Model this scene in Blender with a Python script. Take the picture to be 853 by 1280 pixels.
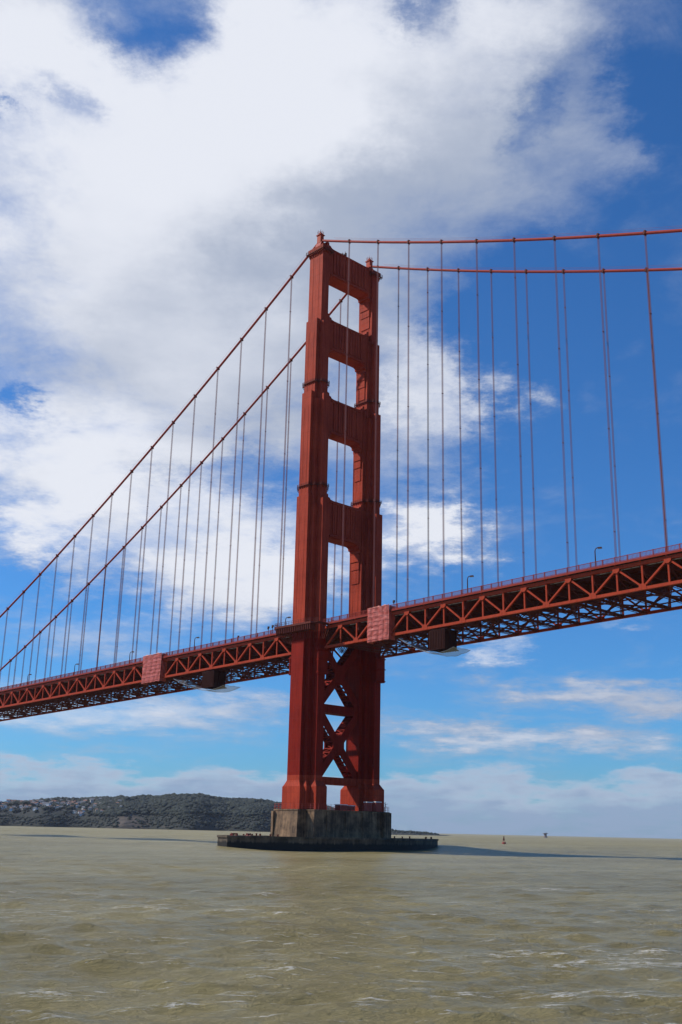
import bpy, math, random
import numpy as np
from mathutils import Vector, Matrix, noise as mn

random.seed(7)
rng = np.random.default_rng(11)
sc = bpy.context.scene
for o in list(bpy.data.objects):
    bpy.data.objects.remove(o)
col = sc.collection

# ------------------------------------------------------------------ camera
CAM = Vector((270.57, -257.67, 5.362))
RGT = Vector((0.69530247, 0.71839349, 0.02157018))
UPV = Vector((0.19423176, -0.21671465, 0.95671771))
FWD = Vector((-0.69197435, 0.66101858, 0.29021707))
cd = bpy.data.cameras.new('camera')
cam = bpy.data.objects.new('camera', cd)
col.objects.link(cam)
cam.matrix_world = Matrix(((RGT.x, UPV.x, -FWD.x, CAM.x), (RGT.y, UPV.y, -FWD.y, CAM.y),
                           (RGT.z, UPV.z, -FWD.z, CAM.z), (0, 0, 0, 1)))
cd.sensor_fit = 'VERTICAL'
cd.sensor_height = 24.0
cd.lens = 24.0 * 1314.97 / 1280.0
cd.clip_start = 0.5
cd.clip_end = 90000
sc.camera = cam
sc.render.resolution_x, sc.render.resolution_y = 682, 1024
sc.view_settings.view_transform = 'Standard'
sc.view_settings.look = 'None'
sc.view_settings.gamma = 1.0
sc.view_settings.use_curve_mapping = False
sc.view_settings.exposure = 0.0
sc.cycles.use_denoising = True
sc.cycles.max_bounces = 6
sc.cycles.volume_bounces = 0
sc.cycles.transparent_max_bounces = 16
FH = math.atan2(FWD.y, FWD.x)
HF = Vector((math.cos(FH), math.sin(FH), 0))          # horizontal heading
HR = Vector((math.sin(FH), -math.cos(FH), 0))         # to the right of it

# ------------------------------------------------------------------ sun and sky
SUN = Vector((-0.70, -0.55, 0.80)).normalized()       # towards the sun
sl = bpy.data.lights.new('sun', 'SUN')
sl.energy = 4.6
sl.angle = math.radians(0.53)
sl.color = (1.0, 0.92, 0.82)
so = bpy.data.objects.new('sun', sl)
col.objects.link(so)
so.location = (0, 0, 400)
so.rotation_euler = SUN.to_track_quat('Z', 'Y').to_euler()

w = bpy.data.worlds.new('World')
sc.world = w
w.use_nodes = True
w.cycles.sampling_method = 'MANUAL'
w.cycles.sample_map_resolution = 512
NT = w.node_tree
NT.nodes.clear()

class G:
    """small helper to write shader maths"""
    def __init__(s, nt): s.nt = nt
    def n(s, t, **k):
        a = s.nt.nodes.new(t)
        for q, v in k.items(): setattr(a, q, v)
        return a
    def put(s, sock, v):
        if isinstance(v, (int, float)): sock.default_value = v
        elif isinstance(v, (tuple, list)):
            sock.default_value = v if len(v) == len(sock.default_value) else tuple(v) + (1,)
        else: s.nt.links.new(v, sock)
    def m(s, op, a, b=None, c=None, clamp=False):
        x = s.n('ShaderNodeMath', operation=op); x.use_clamp = clamp
        s.put(x.inputs[0], a)
        if b is not None: s.put(x.inputs[1], b)
        if c is not None: s.put(x.inputs[2], c)
        return x.outputs[0]
    def v(s, op, a, b=None):
        x = s.n('ShaderNodeVectorMath', operation=op)
        s.put(x.inputs[0], a)
        if b is not None: s.put(x.inputs[1], b)
        return x.outputs['Value'] if op in ('DOT_PRODUCT', 'LENGTH') else x.outputs[0]
    def noise(s, vec, scale, detail=4, rough=0.5, dist=0.0, dim='3D'):
        x = s.n('ShaderNodeTexNoise', noise_dimensions=dim)
        s.put(x.inputs['Vector'], vec)
        x.inputs['Scale'].default_value = scale; x.inputs['Detail'].default_value = detail
        x.inputs['Roughness'].default_value = rough; x.inputs['Distortion'].default_value = dist
        return x
    def mix(s, f, a, b, blend='MIX'):
        x = s.n('ShaderNodeMix', data_type='RGBA', blend_type=blend)
        s.put(x.inputs[0], f); s.put(x.inputs[6], a); s.put(x.inputs[7], b)
        return x.outputs[2]
    def mr(s, v, a, b, c=0.0, d=1.0, kind='LINEAR'):
        x = s.n('ShaderNodeMapRange', interpolation_type=kind)
        s.put(x.inputs[0], v)
        for i, q in enumerate((a, b, c, d)): s.put(x.inputs[i + 1], q)
        return x.outputs[0]
    def comb(s, x, y, z):
        n = s.n('ShaderNodeCombineXYZ')
        s.put(n.inputs[0], x); s.put(n.inputs[1], y); s.put(n.inputs[2], z)
        return n.outputs[0]

g = G(NT)
sky = g.n('ShaderNodeTexSky', sky_type='NISHITA')
sky.sun_disc = False
sky.sun_elevation = math.asin(SUN.z)
sky.sun_rotation = math.atan2(SUN.x, SUN.y)
sky.air_density = 1.0; sky.dust_density = 0.6; sky.ozone_density = 2.2
tc = g.n('ShaderNodeTexCoord').outputs['Generated']
sep = g.n('ShaderNodeSeparateXYZ'); NT.links.new(tc, sep.inputs[0])
dz = sep.outputs[2]
a_f = g.v('DOT_PRODUCT', tc, tuple(HF)); a_r = g.v('DOT_PRODUCT', tc, tuple(HR))
AZ = g.m('MULTIPLY', g.m('ARCTAN2', a_r, a_f), 57.2958)      # degrees right of the heading of the strait
EL = g.m('MULTIPLY', g.m('ARCSINE', dz), 57.2958)
# cloud layer coordinates: a plane overhead, seen in perspective
pz = g.m('ADD', g.m('MAXIMUM', dz, 0.0), 0.16)
PX = g.m('DIVIDE', a_r, pz); PY = g.m('DIVIDE', a_f, pz)
P = g.comb(PX, PY, 0.0)
wn = g.noise(P, 4.0, 10, 0.68)
ws = g.n('ShaderNodeSeparateColor'); NT.links.new(wn.outputs['Color'], ws.inputs[0])
AZw = g.m('ADD', AZ, g.m('MULTIPLY', g.m('SUBTRACT', ws.outputs[0], 0.5), 18.0))
elw = g.m('MINIMUM', g.m('MULTIPLY', g.m('MAXIMUM', EL, 0.0), 0.55), 8.0)
ELw = g.m('ADD', EL, g.m('MULTIPLY', g.m('SUBTRACT', ws.outputs[1], 0.5), elw))
VW = g.comb(AZw, ELw, 0.0)
def blobs(lst):
    tot = None
    for (a, e, ra, re, wt) in lst:
        q = g.v('MULTIPLY', g.v('SUBTRACT', VW, (a, e, 0)), (1 / ra, 1 / re, 0))
        d2 = g.v('DOT_PRODUCT', q, q)
        x = g.m('MULTIPLY', g.m('EXPONENT', g.m('MULTIPLY', d2, -1.0)), wt)
        tot = x if tot is None else g.m('ADD', tot, x)
    return tot
CLOUDS = [(-12.42, 31.35, 13.95, 9.59, 1.3), (-6.17, 24.42, 8.72, 7.41, 1.0), (-15.96, 17.6, 8.28, 3.92, 1.05), (-0.94, 38.43, 10.46, 6.98, 0.95), (11.28, 36.97, 6.54, 5.23, 0.8), (9.46, 41.87, 10.46, 2.18, 0.65), (-19.27, 39.46, 5.23, 3.05, 0.8), (-5.84, 41.88, 3.92, 2.62, 0.7), (17.46, 35.18, 2.62, 1.74, 0.4), (-3.39, 14.59, 4.8, 2.62, 0.95), (-7.71, 12.46, 5.23, 1.74, 0.8), (-13.46, 9.37, 4.8, 1.13, 0.45), (4.71, 22.98, 2.62, 3.92, 0.75), (7.26, 22.08, 2.18, 1.74, 0.5), (5.15, 15.83, 2.88, 1.66, 1.5), (-12.7, 5.47, 9.59, 1.22, 0.75), (-5.21, 6.38, 3.49, 0.78, 0.4), (9.01, 9.37, 2.62, 0.7, 0.75), (14.55, 10.77, 2.62, 0.44, 0.5), (13.13, 7.14, 5.67, 0.78, 0.95), (17.52, 6.4, 3.05, 0.7, 0.8), (6.81, 5.05, 5.67, 0.78, 0.9), (14.24, 4.81, 6.54, 0.7, 0.85), (-16.16, 15.47, 2.62, 2.18, 0.4), (-12.99, 40.64, 3.92, 1.48, -0.7), (-21.69, 36.98, 0.96, 1.09, -0.9), (-18.2, 37.28, 1.53, 1.09, -0.6), (11.54, 37.13, 1.96, 1.74, -0.7), (4.75, 41.92, 1.74, 1.31, -0.7), (17.82, 39.21, 2.18, 1.13, -0.3), (19.56, 37.5, 2.18, 1.74, -0.4), (-18.08, 21.14, 1.31, 0.96, -0.7), (-6.31, 18.81, 3.92, 1.13, -0.6), (-17.89, 12.38, 2.62, 1.31, -0.6), (12.78, 28.13, 5.23, 2.62, -0.5), (11.71, 24.87, 2.18, 3.49, -0.4)]
GREYS = [(-0.7, 31.36, 8.72, 5.67, 1.0), (-7.66, 25.59, 9.16, 6.54, 1.2), (12.31, 37.63, 7.41, 5.23, 0.75), (5.23, 33.78, 6.1, 3.92, 0.5), (11.86, 6.23, 17.44, 2.18, 0.9), (-14.5, 24.51, 4.36, 2.62, 0.3), (-18.76, 36.25, 2.62, 2.62, -0.2), (-5.02, 37.5, 5.67, 3.05, -0.25)]
cov = g.m('SUBTRACT', blobs(CLOUDS), g.mr(g.m('ABSOLUTE', AZ), 45, 110, 0.0, 0.55, 'SMOOTHSTEP'))
gry = blobs(GREYS)
n1 = g.noise(P, 2.6, 12, 0.60, 0.35).outputs['Fac']
n2 = g.noise(g.v('ADD', P, (5.2, 1.3, 0)), 9.0, 9, 0.68, 0.5).outputs['Fac']
dn = g.m('ADD', g.m('ADD', cov, g.m('MULTIPLY', g.m('SUBTRACT', n1, 0.5), 2.1)),
         g.m('MULTIPLY', g.m('SUBTRACT', n2, 0.5), 0.8))
dens = g.mr(dn, -0.05, 1.35, 0.0, 1.0, 'SMOOTHSTEP')
# low cloud bank with puffy tops near the horizon
bn = g.noise(g.comb(g.m('MULTIPLY', AZ, 0.16), g.m('MULTIPLY', EL, 0.5), 3.0), 1.6, 7, 0.55).outputs['Fac']
btop = g.m('ADD', 3.0, g.m('MULTIPLY', g.m('SUBTRACT', bn, 0.5), 5.0))
b2 = g.noise(g.comb(g.m('MULTIPLY', AZ, 0.35), g.m('MULTIPLY', EL, 1.6), 7.0), 1.3, 8, 0.6).outputs['Fac']
bank = g.m('MULTIPLY', g.mr(g.m('ADD', g.m('SUBTRACT', btop, EL), g.m('MULTIPLY', g.m('SUBTRACT', b2, 0.5), 1.5)), -0.35, 0.6, 0.0, 0.9, 'SMOOTHSTEP'), g.mr(b2, 0.3, 0.55, 0.72, 1.0))
nb_ = g.noise(g.v('ADD', P, (1.7, 8.1, 0)), 2.0, 6, 0.5).outputs['Fac']
bright = g.mr(g.m('ADD', g.m('SUBTRACT', cov, gry), g.m('ADD', g.m('MULTIPLY', g.m('SUBTRACT', nb_, 0.5), 1.6), g.m('MULTIPLY', g.m('SUBTRACT', n1, 0.5), 0.9))), -0.15, 1.25, 0.0, 1.0, 'SMOOTHSTEP')
ccol = g.mix(bright, (3.9, 4.5, 5.8), (8.0, 8.3, 9.1))
bcol = g.mix(g.mr(g.m('ADD', g.m('SUBTRACT', btop, EL), g.m('MULTIPLY', g.m('SUBTRACT', b2, 0.5), 4.0)), 0.0, 1.8), (4.9, 5.7, 7.0), (3.0, 3.9, 5.6))
skyc = g.mix(1.0, sky.outputs[0], (0.33, 0.80, 1.33), 'MULTIPLY')
c1 = g.mix(dens, skyc, ccol)
c2 = g.mix(bank, c1, bcol)
bg = g.n('ShaderNodeBackground'); bg.inputs[1].default_value = 0.1
NT.links.new(c2, bg.inputs[0])
wo = g.n('ShaderNodeOutputWorld')
NT.links.new(bg.outputs[0], wo.inputs[0])

# ------------------------------------------------------------------ helpers
def tag(o, label=None, cat=None, group=None, kind=None):
    if label: o['label'] = label
    if cat: o['category'] = cat
    if group: o['group'] = group
    if kind: o['kind'] = kind
    return o
def empty(name, loc=(0, 0, 0), parent=None):
    o = bpy.data.objects.new(name, None)
    o.empty_display_size = 0.5
    o.location = loc
    if parent: o.parent = parent
    col.objects.link(o)
    return o
def dup(o, dx=(0, 0, 0), parent=None, keep=False):
    c = o.copy(); col.objects.link(c)
    c.parent = parent if parent is not None else o.parent
    c.location = Vector(o.location) + Vector(dx)
    for ch in list(o.children):
        dup(ch, (0, 0, 0), c)
    return c

class MB:
    def __init__(s): s.v = []; s.f = []; s.mi = []
    def add(s, vs, fs, mi=0):
        b = len(s.v); s.v += [tuple(x) for x in vs]
        s.f += [tuple(i + b for i in q) for q in fs]; s.mi += [mi] * len(fs)
        return s
    def box(s, x0, x1, y0, y1, z0, z1, mi=0):
        vs = [(x0, y0, z0), (x1, y0, z0), (x1, y1, z0), (x0, y1, z0), (x0, y0, z1), (x1, y0, z1), (x1, y1, z1), (x0, y1, z1)]
        return s.add(vs, [(0, 3, 2, 1), (4, 5, 6, 7), (0, 1, 5, 4), (1, 2, 6, 5), (2, 3, 7, 6), (3, 0, 4, 7)], mi)
    def beam(s, a, b, w, h, up=(0, 0, 1), mi=0):
        """box from a to b; h along 'up', w across"""
        a = Vector(a); b = Vector(b); d = (b - a).normalized(); u = Vector(up)
        sd = d.cross(u)
        if sd.length < 1e-4: u = Vector((1, 0, 0)); sd = d.cross(u)
        sd.normalize(); u = sd.cross(d).normalized()
        vs = []
        for p in (a, b):
            for i, j in ((-1, -1), (1, -1), (1, 1), (-1, 1)):
                vs.append(p + sd * (i * w / 2) + u * (j * h / 2))
        return s.add(vs, [(0, 1, 2, 3), (7, 6, 5, 4), (0, 4, 5, 1), (1, 5, 6, 2), (2, 6, 7, 3), (3, 7, 4, 0)], mi)
    def tube(s, pts, r, n=8, mi=0, cap=True):
        pts = [Vector(p) for p in pts]
        rs = r if isinstance(r, (list, tuple)) else [r] * len(pts)
        vs = []; fs = []
        ref = None
        for i, p in enumerate(pts):
            d = (pts[min(i + 1, len(pts) - 1)] - pts[max(i - 1, 0)]).normalized()
            if ref is None: ref = Vector((0, 0, 1)) if abs(d.z) < 0.9 else Vector((1, 0, 0))
            sd = d.cross(ref).normalized(); u = sd.cross(d).normalized()
            for k in range(n):
                t = 2 * math.pi * k / n
                vs.append(p + (sd * math.cos(t) + u * math.sin(t)) * rs[i])
        for i in range(len(pts) - 1):
            for k in range(n):
                k2 = (k + 1) % n
                fs.append((i * n + k, i * n + k2, (i + 1) * n + k2, (i + 1) * n + k))
        if cap:
            fs.append(tuple(range(n - 1, -1, -1))); fs.append(tuple((len(pts) - 1) * n + k for k in range(n)))
        return s.add(vs, fs, mi)
    def prism(s, outline, z0, z1, mi=0, top=None):
        """outline (x,y) list ccw; optional different top outline"""
        n = len(outline); top = top or outline
        vs = [(x, y, z0) for x, y in outline] + [(x, y, z1) for x, y in top]
        fs = [(i, (i + 1) % n, n + (i + 1) % n, n + i) for i in range(n)]
        fs += [tuple(range(n - 1, -1, -1)), tuple(range(n, 2 * n))]
        return s.add(vs, fs, mi)
    def prism_x(s, outline, x0, x1, mi=0):
        """outline in (y,z), extruded along x"""
        n = len(outline)
        vs = [(x0, y, z) for y, z in outline] + [(x1, y, z) for y, z in outline]
        fs = [(i, (i + 1) % n, n + (i + 1) % n, n + i) for i in range(n)]
        fs += [tuple(range(n - 1, -1, -1)), tuple(range(n, 2 * n))]
        return s.add(vs, fs, mi)
    def build(s, name, mats, parent=None, smooth=False, bevel=0.0):
        me = bpy.data.meshes.new(name)
        me.from_pydata(s.v, [], s.f); me.update()
        for m in (mats if isinstance(mats, (list, tuple)) else [mats]): me.materials.append(m)
        if any(s.mi): me.polygons.foreach_set('material_index', s.mi)
        if smooth: me.polygons.foreach_set('use_smooth', [True] * len(me.polygons))
        import bmesh
        bm = bmesh.new(); bm.from_mesh(me); bmesh.ops.recalc_face_normals(bm, faces=bm.faces)
        if bevel: bmesh.ops.bevel(bm, geom=list(bm.edges), offset=bevel, segments=1, affect='EDGES')
        bm.to_mesh(me); bm.free()
        o = bpy.data.objects.new(name, me)
        if parent: o.parent = parent
        col.objects.link(o)
        return o

# ------------------------------------------------------------------ materials
def material(name):
    m = bpy.data.materials.new(name); m.use_nodes = True
    nt = m.node_tree; b = nt.nodes['Principled BSDF']
    return m, nt, G(nt), b

def painted_steel(name, base, seams=0.0, rough=0.5, streak=0.25, dark=(0.55, 0.45, 0.45), zsplit=None, base2=None):
    m, nt, g, b = material(name)
    tcn = g.n('ShaderNodeTexCoord').outputs['Object']
    sp = g.n('ShaderNodeSeparateXYZ'); nt.links.new(tcn, sp.inputs[0])
    x, y, z = sp.outputs
    big = g.noise(tcn, 0.09, 4, 0.6).outputs['Fac']
    fine = g.noise(tcn, 1.6, 6, 0.65).outputs['Fac']
    stv = g.v('MULTIPLY', tcn, (1.0, 1.0, 0.045))
    st = g.noise(stv, 1.9, 5, 0.65).outputs['Fac']
    f = g.m('MULTIPLY', g.m('ADD', g.m('MULTIPLY', big, 0.8), g.m('ADD', g.m('MULTIPLY', fine, 0.5), g.m('MULTIPLY', st, 1.0))), 1 / 2.3)
    f = g.mr(f, 0.38, 0.62, 0.0, 1.0)
    c0 = base
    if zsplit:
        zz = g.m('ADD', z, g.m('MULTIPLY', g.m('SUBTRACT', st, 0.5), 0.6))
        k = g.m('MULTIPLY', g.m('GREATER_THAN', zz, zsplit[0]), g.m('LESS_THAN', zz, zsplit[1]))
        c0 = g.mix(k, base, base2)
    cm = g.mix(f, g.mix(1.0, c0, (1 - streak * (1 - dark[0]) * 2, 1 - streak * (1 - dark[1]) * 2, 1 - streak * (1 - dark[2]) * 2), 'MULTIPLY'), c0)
    if seams:
        # plate seams: horizontal every 3.4 m, vertical every 1.07 m, thin
        def line(c, per, wd):
            fr = g.m('FRACT', g.m('DIVIDE', c, per))
            return g.m('LESS_THAN', fr, wd / per)
        hz = line(z, 3.45, 0.16)
        nm = g.n('ShaderNodeNewGeometry').outputs['Normal']
        ns = g.n('ShaderNodeSeparateXYZ'); nt.links.new(nm, ns.inputs[0])
        vx = g.m('MULTIPLY', line(g.m('ADD', x, 0.2), 1.3, 0.1), g.m('GREATER_THAN', g.m('ABSOLUTE', ns.outputs[1]), 0.5))
        vy = g.m('MULTIPLY', line(g.m('ADD', y, 0.2), 1.3, 0.1), g.m('GREATER_THAN', g.m('ABSOLUTE', ns.outputs[0]), 0.5))
        sm = g.m('MAXIMUM', hz, g.m('MAXIMUM', vx, vy))
        rnd = g.mr(g.noise(tcn, 0.33, 2, 0.5).outputs['Fac'], 0.35, 0.65, 0.1, 1.0)
        cm = g.mix(g.m('MULTIPLY', g.m('MULTIPLY', sm, rnd), seams), cm, (base[0] * 0.45, base[1] * 0.4, base[2] * 0.4))
        bp = g.n('ShaderNodeBump'); bp.inputs['Strength'].default_value = 0.35; bp.inputs['Distance'].default_value = 0.12
        nt.links.new(g.m('SUBTRACT', g.m('MULTIPLY', fine, 0.5), sm), bp.inputs['Height'])
        nt.links.new(bp.outputs[0], b.inputs['Normal'])
    nt.links.new(cm, b.inputs['Base Color'])
    g.put(b.inputs['Roughness'], g.mr(fine, 0.3, 0.7, rough - 0.08, rough + 0.12))
    b.inputs['Specular IOR Level'].default_value = 0.06
    return m

ORANGE = (0.45, 0.062, 0.028)
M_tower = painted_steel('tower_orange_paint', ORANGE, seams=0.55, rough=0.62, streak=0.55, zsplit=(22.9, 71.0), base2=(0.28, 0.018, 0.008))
M_truss = painted_steel('truss_orange_paint', (0.44, 0.062, 0.026), streak=0.35)
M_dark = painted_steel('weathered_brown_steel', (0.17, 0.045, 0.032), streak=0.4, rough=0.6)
M_cable = painted_steel('cable_paint', (0.36, 0.055, 0.04), rough=0.45)
M_rope = painted_steel('suspender_rope_paint', (0.22, 0.085, 0.085), rough=0.6)
M_rail = painted_steel('railing_paint', (0.30, 0.045, 0.03), rough=0.5)
M_asph = painted_steel('deck_concrete', (0.12, 0.10, 0.09), rough=0.8)
M_lamp = painted_steel('lamp_paint', (0.10, 0.05, 0.04), rough=0.5)

def simple(name, c, rough=0.6, metal=0.0, var=0.25, scale=2.0):
    m, nt, g, b = material(name)
    tcn = g.n('ShaderNodeTexCoord').outputs['Object']
    n = g.noise(tcn, scale, 5, 0.6).outputs['Fac']
    nt.links.new(g.mix(g.mr(n, 0.3, 0.7), tuple(q * (1 - var) for q in c), tuple(min(1, q * (1 + var)) for q in c)), b.inputs['Base Color'])
    b.inputs['Roughness'].default_value = rough; b.inputs['Metallic'].default_value = metal
    return m

def concrete(name, base, stain, wet_z, wet):
    m, nt, g, b = material(name)
    tcn = g.n('ShaderNodeTexCoord').outputs['Object']
    sp = g.n('ShaderNodeSeparateXYZ'); nt.links.new(tcn, sp.inputs[0])
    z = sp.outputs[2]
    big = g.noise(tcn, 0.22, 6, 0.62).outputs['Fac']
    st = g.noise(g.v('MULTIPLY', tcn, (1, 1, 0.07)), 1.1, 6, 0.68).outputs['Fac']
    fine = g.noise(tcn, 3.0, 6, 0.7).outputs['Fac']
    f = g.mr(g.m('ADD', g.m('MULTIPLY', big, 0.6), g.m('MULTIPLY', st, 0.4)), 0.42, 0.64)
    c = g.mix(f, stain, base)
    c = g.mix(g.m('MULTIPLY', g.mr(fine, 0.45, 0.75), 0.35), c, tuple(q * 0.5 for q in base))
    zz = g.m('ADD', z, g.m('MULTIPLY', g.m('SUBTRACT', st, 0.5), 2.4))
    c = g.mix(g.mr(zz, wet_z - 0.25, wet_z + 0.35, 1.0, 0.0), c, wet)
    jl = g.m('LESS_THAN', g.m('FRACT', g.m('DIVIDE', g.m('ADD', z, 0.4), 2.35)), 0.045)
    c = g.mix(g.m('MULTIPLY', jl, 0.4), c, tuple(q * 0.4 for q in base))
    nt.links.new(c, b.inputs['Base Color'])
    b.inputs['Roughness'].default_value = 0.85
    bp = g.n('ShaderNodeBump'); bp.inputs['Strength'].default_value = 0.6; bp.inputs['Distance'].default_value = 0.15
    nt.links.new(g.m('ADD', fine, big), bp.inputs['Height']); nt.links.new(bp.outputs[0], b.inputs['Normal'])
    return m
M_pier = concrete('stained_pier_concrete', (0.36, 0.215, 0.11), (0.050, 0.027, 0.013), 2.0, (0.02, 0.017, 0.013))
M_fender = concrete('fender_concrete', (0.20, 0.145, 0.09), (0.035, 0.026, 0.018), 1.5, (0.012, 0.011, 0.009))

# ------------------------------------------------------------------ the setting: water
WZ = -0.6
def build_water():
    # rings about a point near the boat, finer where the strait is seen; one sheet to the horizon
    c0 = np.array([CAM.x, CAM.y])
    th0 = FH
    fine = np.radians(np.arange(-24, 24.001, 0.1))
    side = np.radians(np.concatenate([np.arange(24.6, 60, 1.2), np.arange(62, 180, 5)]))
    ang = np.concatenate([-side[::-1], fine, side])
    r = [0.8, 4.0, 10.0, 18.0, 25.0]
    while r[-1] < 160: r.append(r[-1] * 1.0045)
    while r[-1] < 700: r.append(r[-1] * 1.0065)
    while r[-1] < 60000: r.append(r[-1] * 1.07)
    r = np.array(r)
    A, Rr = np.meshgrid(ang, r)
    X = c0[0] + Rr * np.cos(th0 - A); Y = c0[1] + Rr * np.sin(th0 - A)
    Z = np.zeros_like(X); DX = np.zeros_like(X); DY = np.zeros_like(X)
    cell = Rr * 0.0055
    main = FH - math.pi + math.radians(9)
    for i in range(170):
        lam = 0.6 * (8.0 / 0.6) ** rng.random()
        dirn = main + rng.normal(0, 0.42)
        if rng.random() < 0.12: dirn = rng.uniform(0, 2 * np.pi)
        amp = 0.0100 * lam ** 0.34 * rng.uniform(0.5, 1.4)
        k = 2 * np.pi / lam; ph = rng.uniform(0, 2 * np.pi)
        kx, ky = k * math.cos(dirn), k * math.sin(dirn)
        fade = np.clip((lam / np.maximum(cell, 1e-6) - 2.5) / 3.0, 0, 1)
        fade *= np.clip(1.4 - Rr / (lam * 140), 0.0, 1)
        arg = kx * X + ky * Y + ph
        # slow wobble so the crests are short
        mod = 0.55 + 0.45 * np.sin((ky * X - kx * Y) * rng.uniform(0.12, 0.4) + rng.uniform(0, 6))
        Z += amp * fade * mod * np.sin(arg)
        q = 0.75
        DX += q * amp * fade * mod * math.cos(dirn) * np.cos(arg)
        DY += q * amp * fade * mod * math.sin(dirn) * np.cos(arg)
    chop = Z.copy()
    Z = Z + 0.5 * np.maximum(Z, 0) ** 2 / 0.35
    ey = np.clip(1 - np.abs((Y - 2.5) / 49.3) ** 2.1, 0, 1); ex = 2.4 + 18.6 * ey ** 0.92
    dr = np.abs(X) - ex
    splash = 2.6 * np.exp(-np.clip(dr, 0, 99) / 1.1) * (np.abs(Y - 2.5) < 50.5) * (dr > -1)
    splash += 1.0 * np.exp(-((np.hypot(X - 2, Y - 56) / 14) ** 2))
    far = np.clip(1.2 - Rr / 4000, 0, 1)
    for lam, amp, dg, ph in ((95, 0.28, 158, 0.4), (62, 0.16, 141, 2.0), (150, 0.34, 170, 1.1), (43, 0.10, 120, 4.0)):
        k = 2 * np.pi / lam; d = math.radians(dg)
        Z += amp * far * np.sin(k * (math.cos(d) * X + math.sin(d) * Y) + ph)
    # the tide heaps up against the two ends of the fender ring
    Z += 1.0 * np.exp(-(((X + 2) / 16) ** 2 + ((Y + 52) / 15) ** 2))
    Z += 1.4 * np.exp(-(((X - 4) / 16) ** 2 + ((Y - 54) / 15) ** 2))
    X = X + DX; Y = Y + DY
    curv = (Rr ** 2) / (2 * 6371000.0)
    Zf = Z + WZ
    nr, na = X.shape
    vs = np.stack([X.ravel(), Y.ravel(), Zf.ravel()], 1)
    vs = np.vstack([vs, [[c0[0], c0[1], WZ]]])
    i = np.arange(nr - 1)[:, None]; j = np.arange(na)[None, :]; j2 = (j + 1) % na
    q = np.stack(np.broadcast_arrays(i * na + j, (i + 1) * na + j, (i + 1) * na + j2, i * na + j2), -1).reshape(-1, 4)
    tri = np.stack([np.full(na, nr * na), np.arange(na), (np.arange(na) + 1) % na], 1)
    me = bpy.data.meshes.new('water')
    nv = len(vs); nf = len(q) + len(tri)
    me.vertices.add(nv); me.vertices.foreach_set('co', vs.astype(np.float32).ravel())
    loops = np.concatenate([q.ravel(), tri.ravel()])
    me.loops.add(len(loops)); me.loops.foreach_set('vertex_index', loops.astype(np.int32))
    me.polygons.add(nf)
    st = np.concatenate([np.arange(len(q)) * 4, len(q) * 4 + np.arange(len(tri)) * 3])
    me.polygons.foreach_set('loop_start', st.astype(np.int32))
    me.polygons.foreach_set('use_smooth', np.ones(nf, bool))
    me.update(calc_edges=True)
    at = me.attributes.new('crest', 'FLOAT', 'POINT')
    cr = np.concatenate([(chop / 0.16 + splash).ravel(), [0]])
    at.data.foreach_set('value', cr.astype(np.float32))
    o = bpy.data.objects.new('water', me); col.objects.link(o)
    tag(o, 'choppy brown green water of the strait', None, None, 'structure')
    m, nt, g, b = material('silty_water')
    main_dir = main
    me.materials.append(m)
    pos = g.n('ShaderNodeNewGeometry').outputs['Position']
    crest = g.n('ShaderNodeAttribute', attribute_name='crest').outputs['Fac']
    L = g.v('LENGTH', g.v('SUBTRACT', pos, tuple(CAM)))
    # silt colour in drifting patches
    pt = g.noise(g.v('MULTIPLY', pos, (0.02, 0.006, 0)), 1.0, 5, 0.6).outputs['Fac']
    p2 = g.noise(pos, 0.11, 5, 0.6).outputs['Fac']
    silt = g.mix(g.mr(g.m('ADD', g.m('MULTIPLY', pt, 0.6), g.m('MULTIPLY', p2, 0.4)), 0.4, 0.6), (0.235, 0.192, 0.078), (0.345, 0.288, 0.130))
    # foam: ragged streaks where crests break
    rot = g.n('ShaderNodeVectorRotate'); rot.inputs['Angle'].default_value = -(main_dir + math.pi / 2)
    nt.links.new(pos, rot.inputs['Vector'])
    fs = g.noise(g.v('MULTIPLY', rot.outputs[0], (0.5, 2.6, 1)), 0.9, 9, 0.74, 0.9).outputs['Fac']
    fl = g.noise(g.v('MULTIPLY', rot.outputs[0], (0.035, 0.10, 1)), 1.0, 4, 0.55, 0.5).outputs['Fac']
    ff = g.m('ADD', g.m('ADD', g.m('MULTIPLY', crest, 0.12), g.m('MULTIPLY', g.m('SUBTRACT', fs, 0.5), 1.5)), g.m('MULTIPLY', g.m('SUBTRACT', fl, 0.5), 1.0))
    fk = g.noise(g.v('MULTIPLY', rot.outputs[0], (0.16, 0.7, 1)), 2.2, 8, 0.75, 0.5).outputs['Fac']
    fleck = g.mr(fk, 0.595, 0.655, 0.0, 0.95)
    foam = g.m('MAXIMUM', fleck, g.mr(ff, 0.235, 0.32, 0.0, 1.0))
    fb = g.noise(g.v('MULTIPLY', rot.outputs[0], (1.6, 5.0, 1)), 1.4, 6, 0.7, 0.4).outputs['Fac']
    foam = g.m('MULTIPLY', foam, g.mr(fb, 0.45, 0.53))
    c = g.mix(g.m('MULTIPLY', foam, 0.9), silt, (0.72, 0.69, 0.60))
    nt.links.new(c, b.inputs['Base Color'])
    g.put(b.inputs['Roughness'], g.m('ADD', g.mr(L, 30, 900, 0.26, 0.42), g.m('MULTIPLY', foam, 0.5)))
    b.inputs['IOR'].default_value = 1.333
    b.inputs['Specular IOR Level'].default_value = 0.2
    r1 = g.noise(g.v('MULTIPLY', rot.outputs[0], (1.1, 2.4, 1)), 1.3, 8, 0.72, 0.4).outputs['Fac']
    r2 = g.noise(g.v('MULTIPLY', rot.outputs[0], (0.14, 0.3, 1)), 1.0, 4, 0.6).outputs['Fac']
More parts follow.
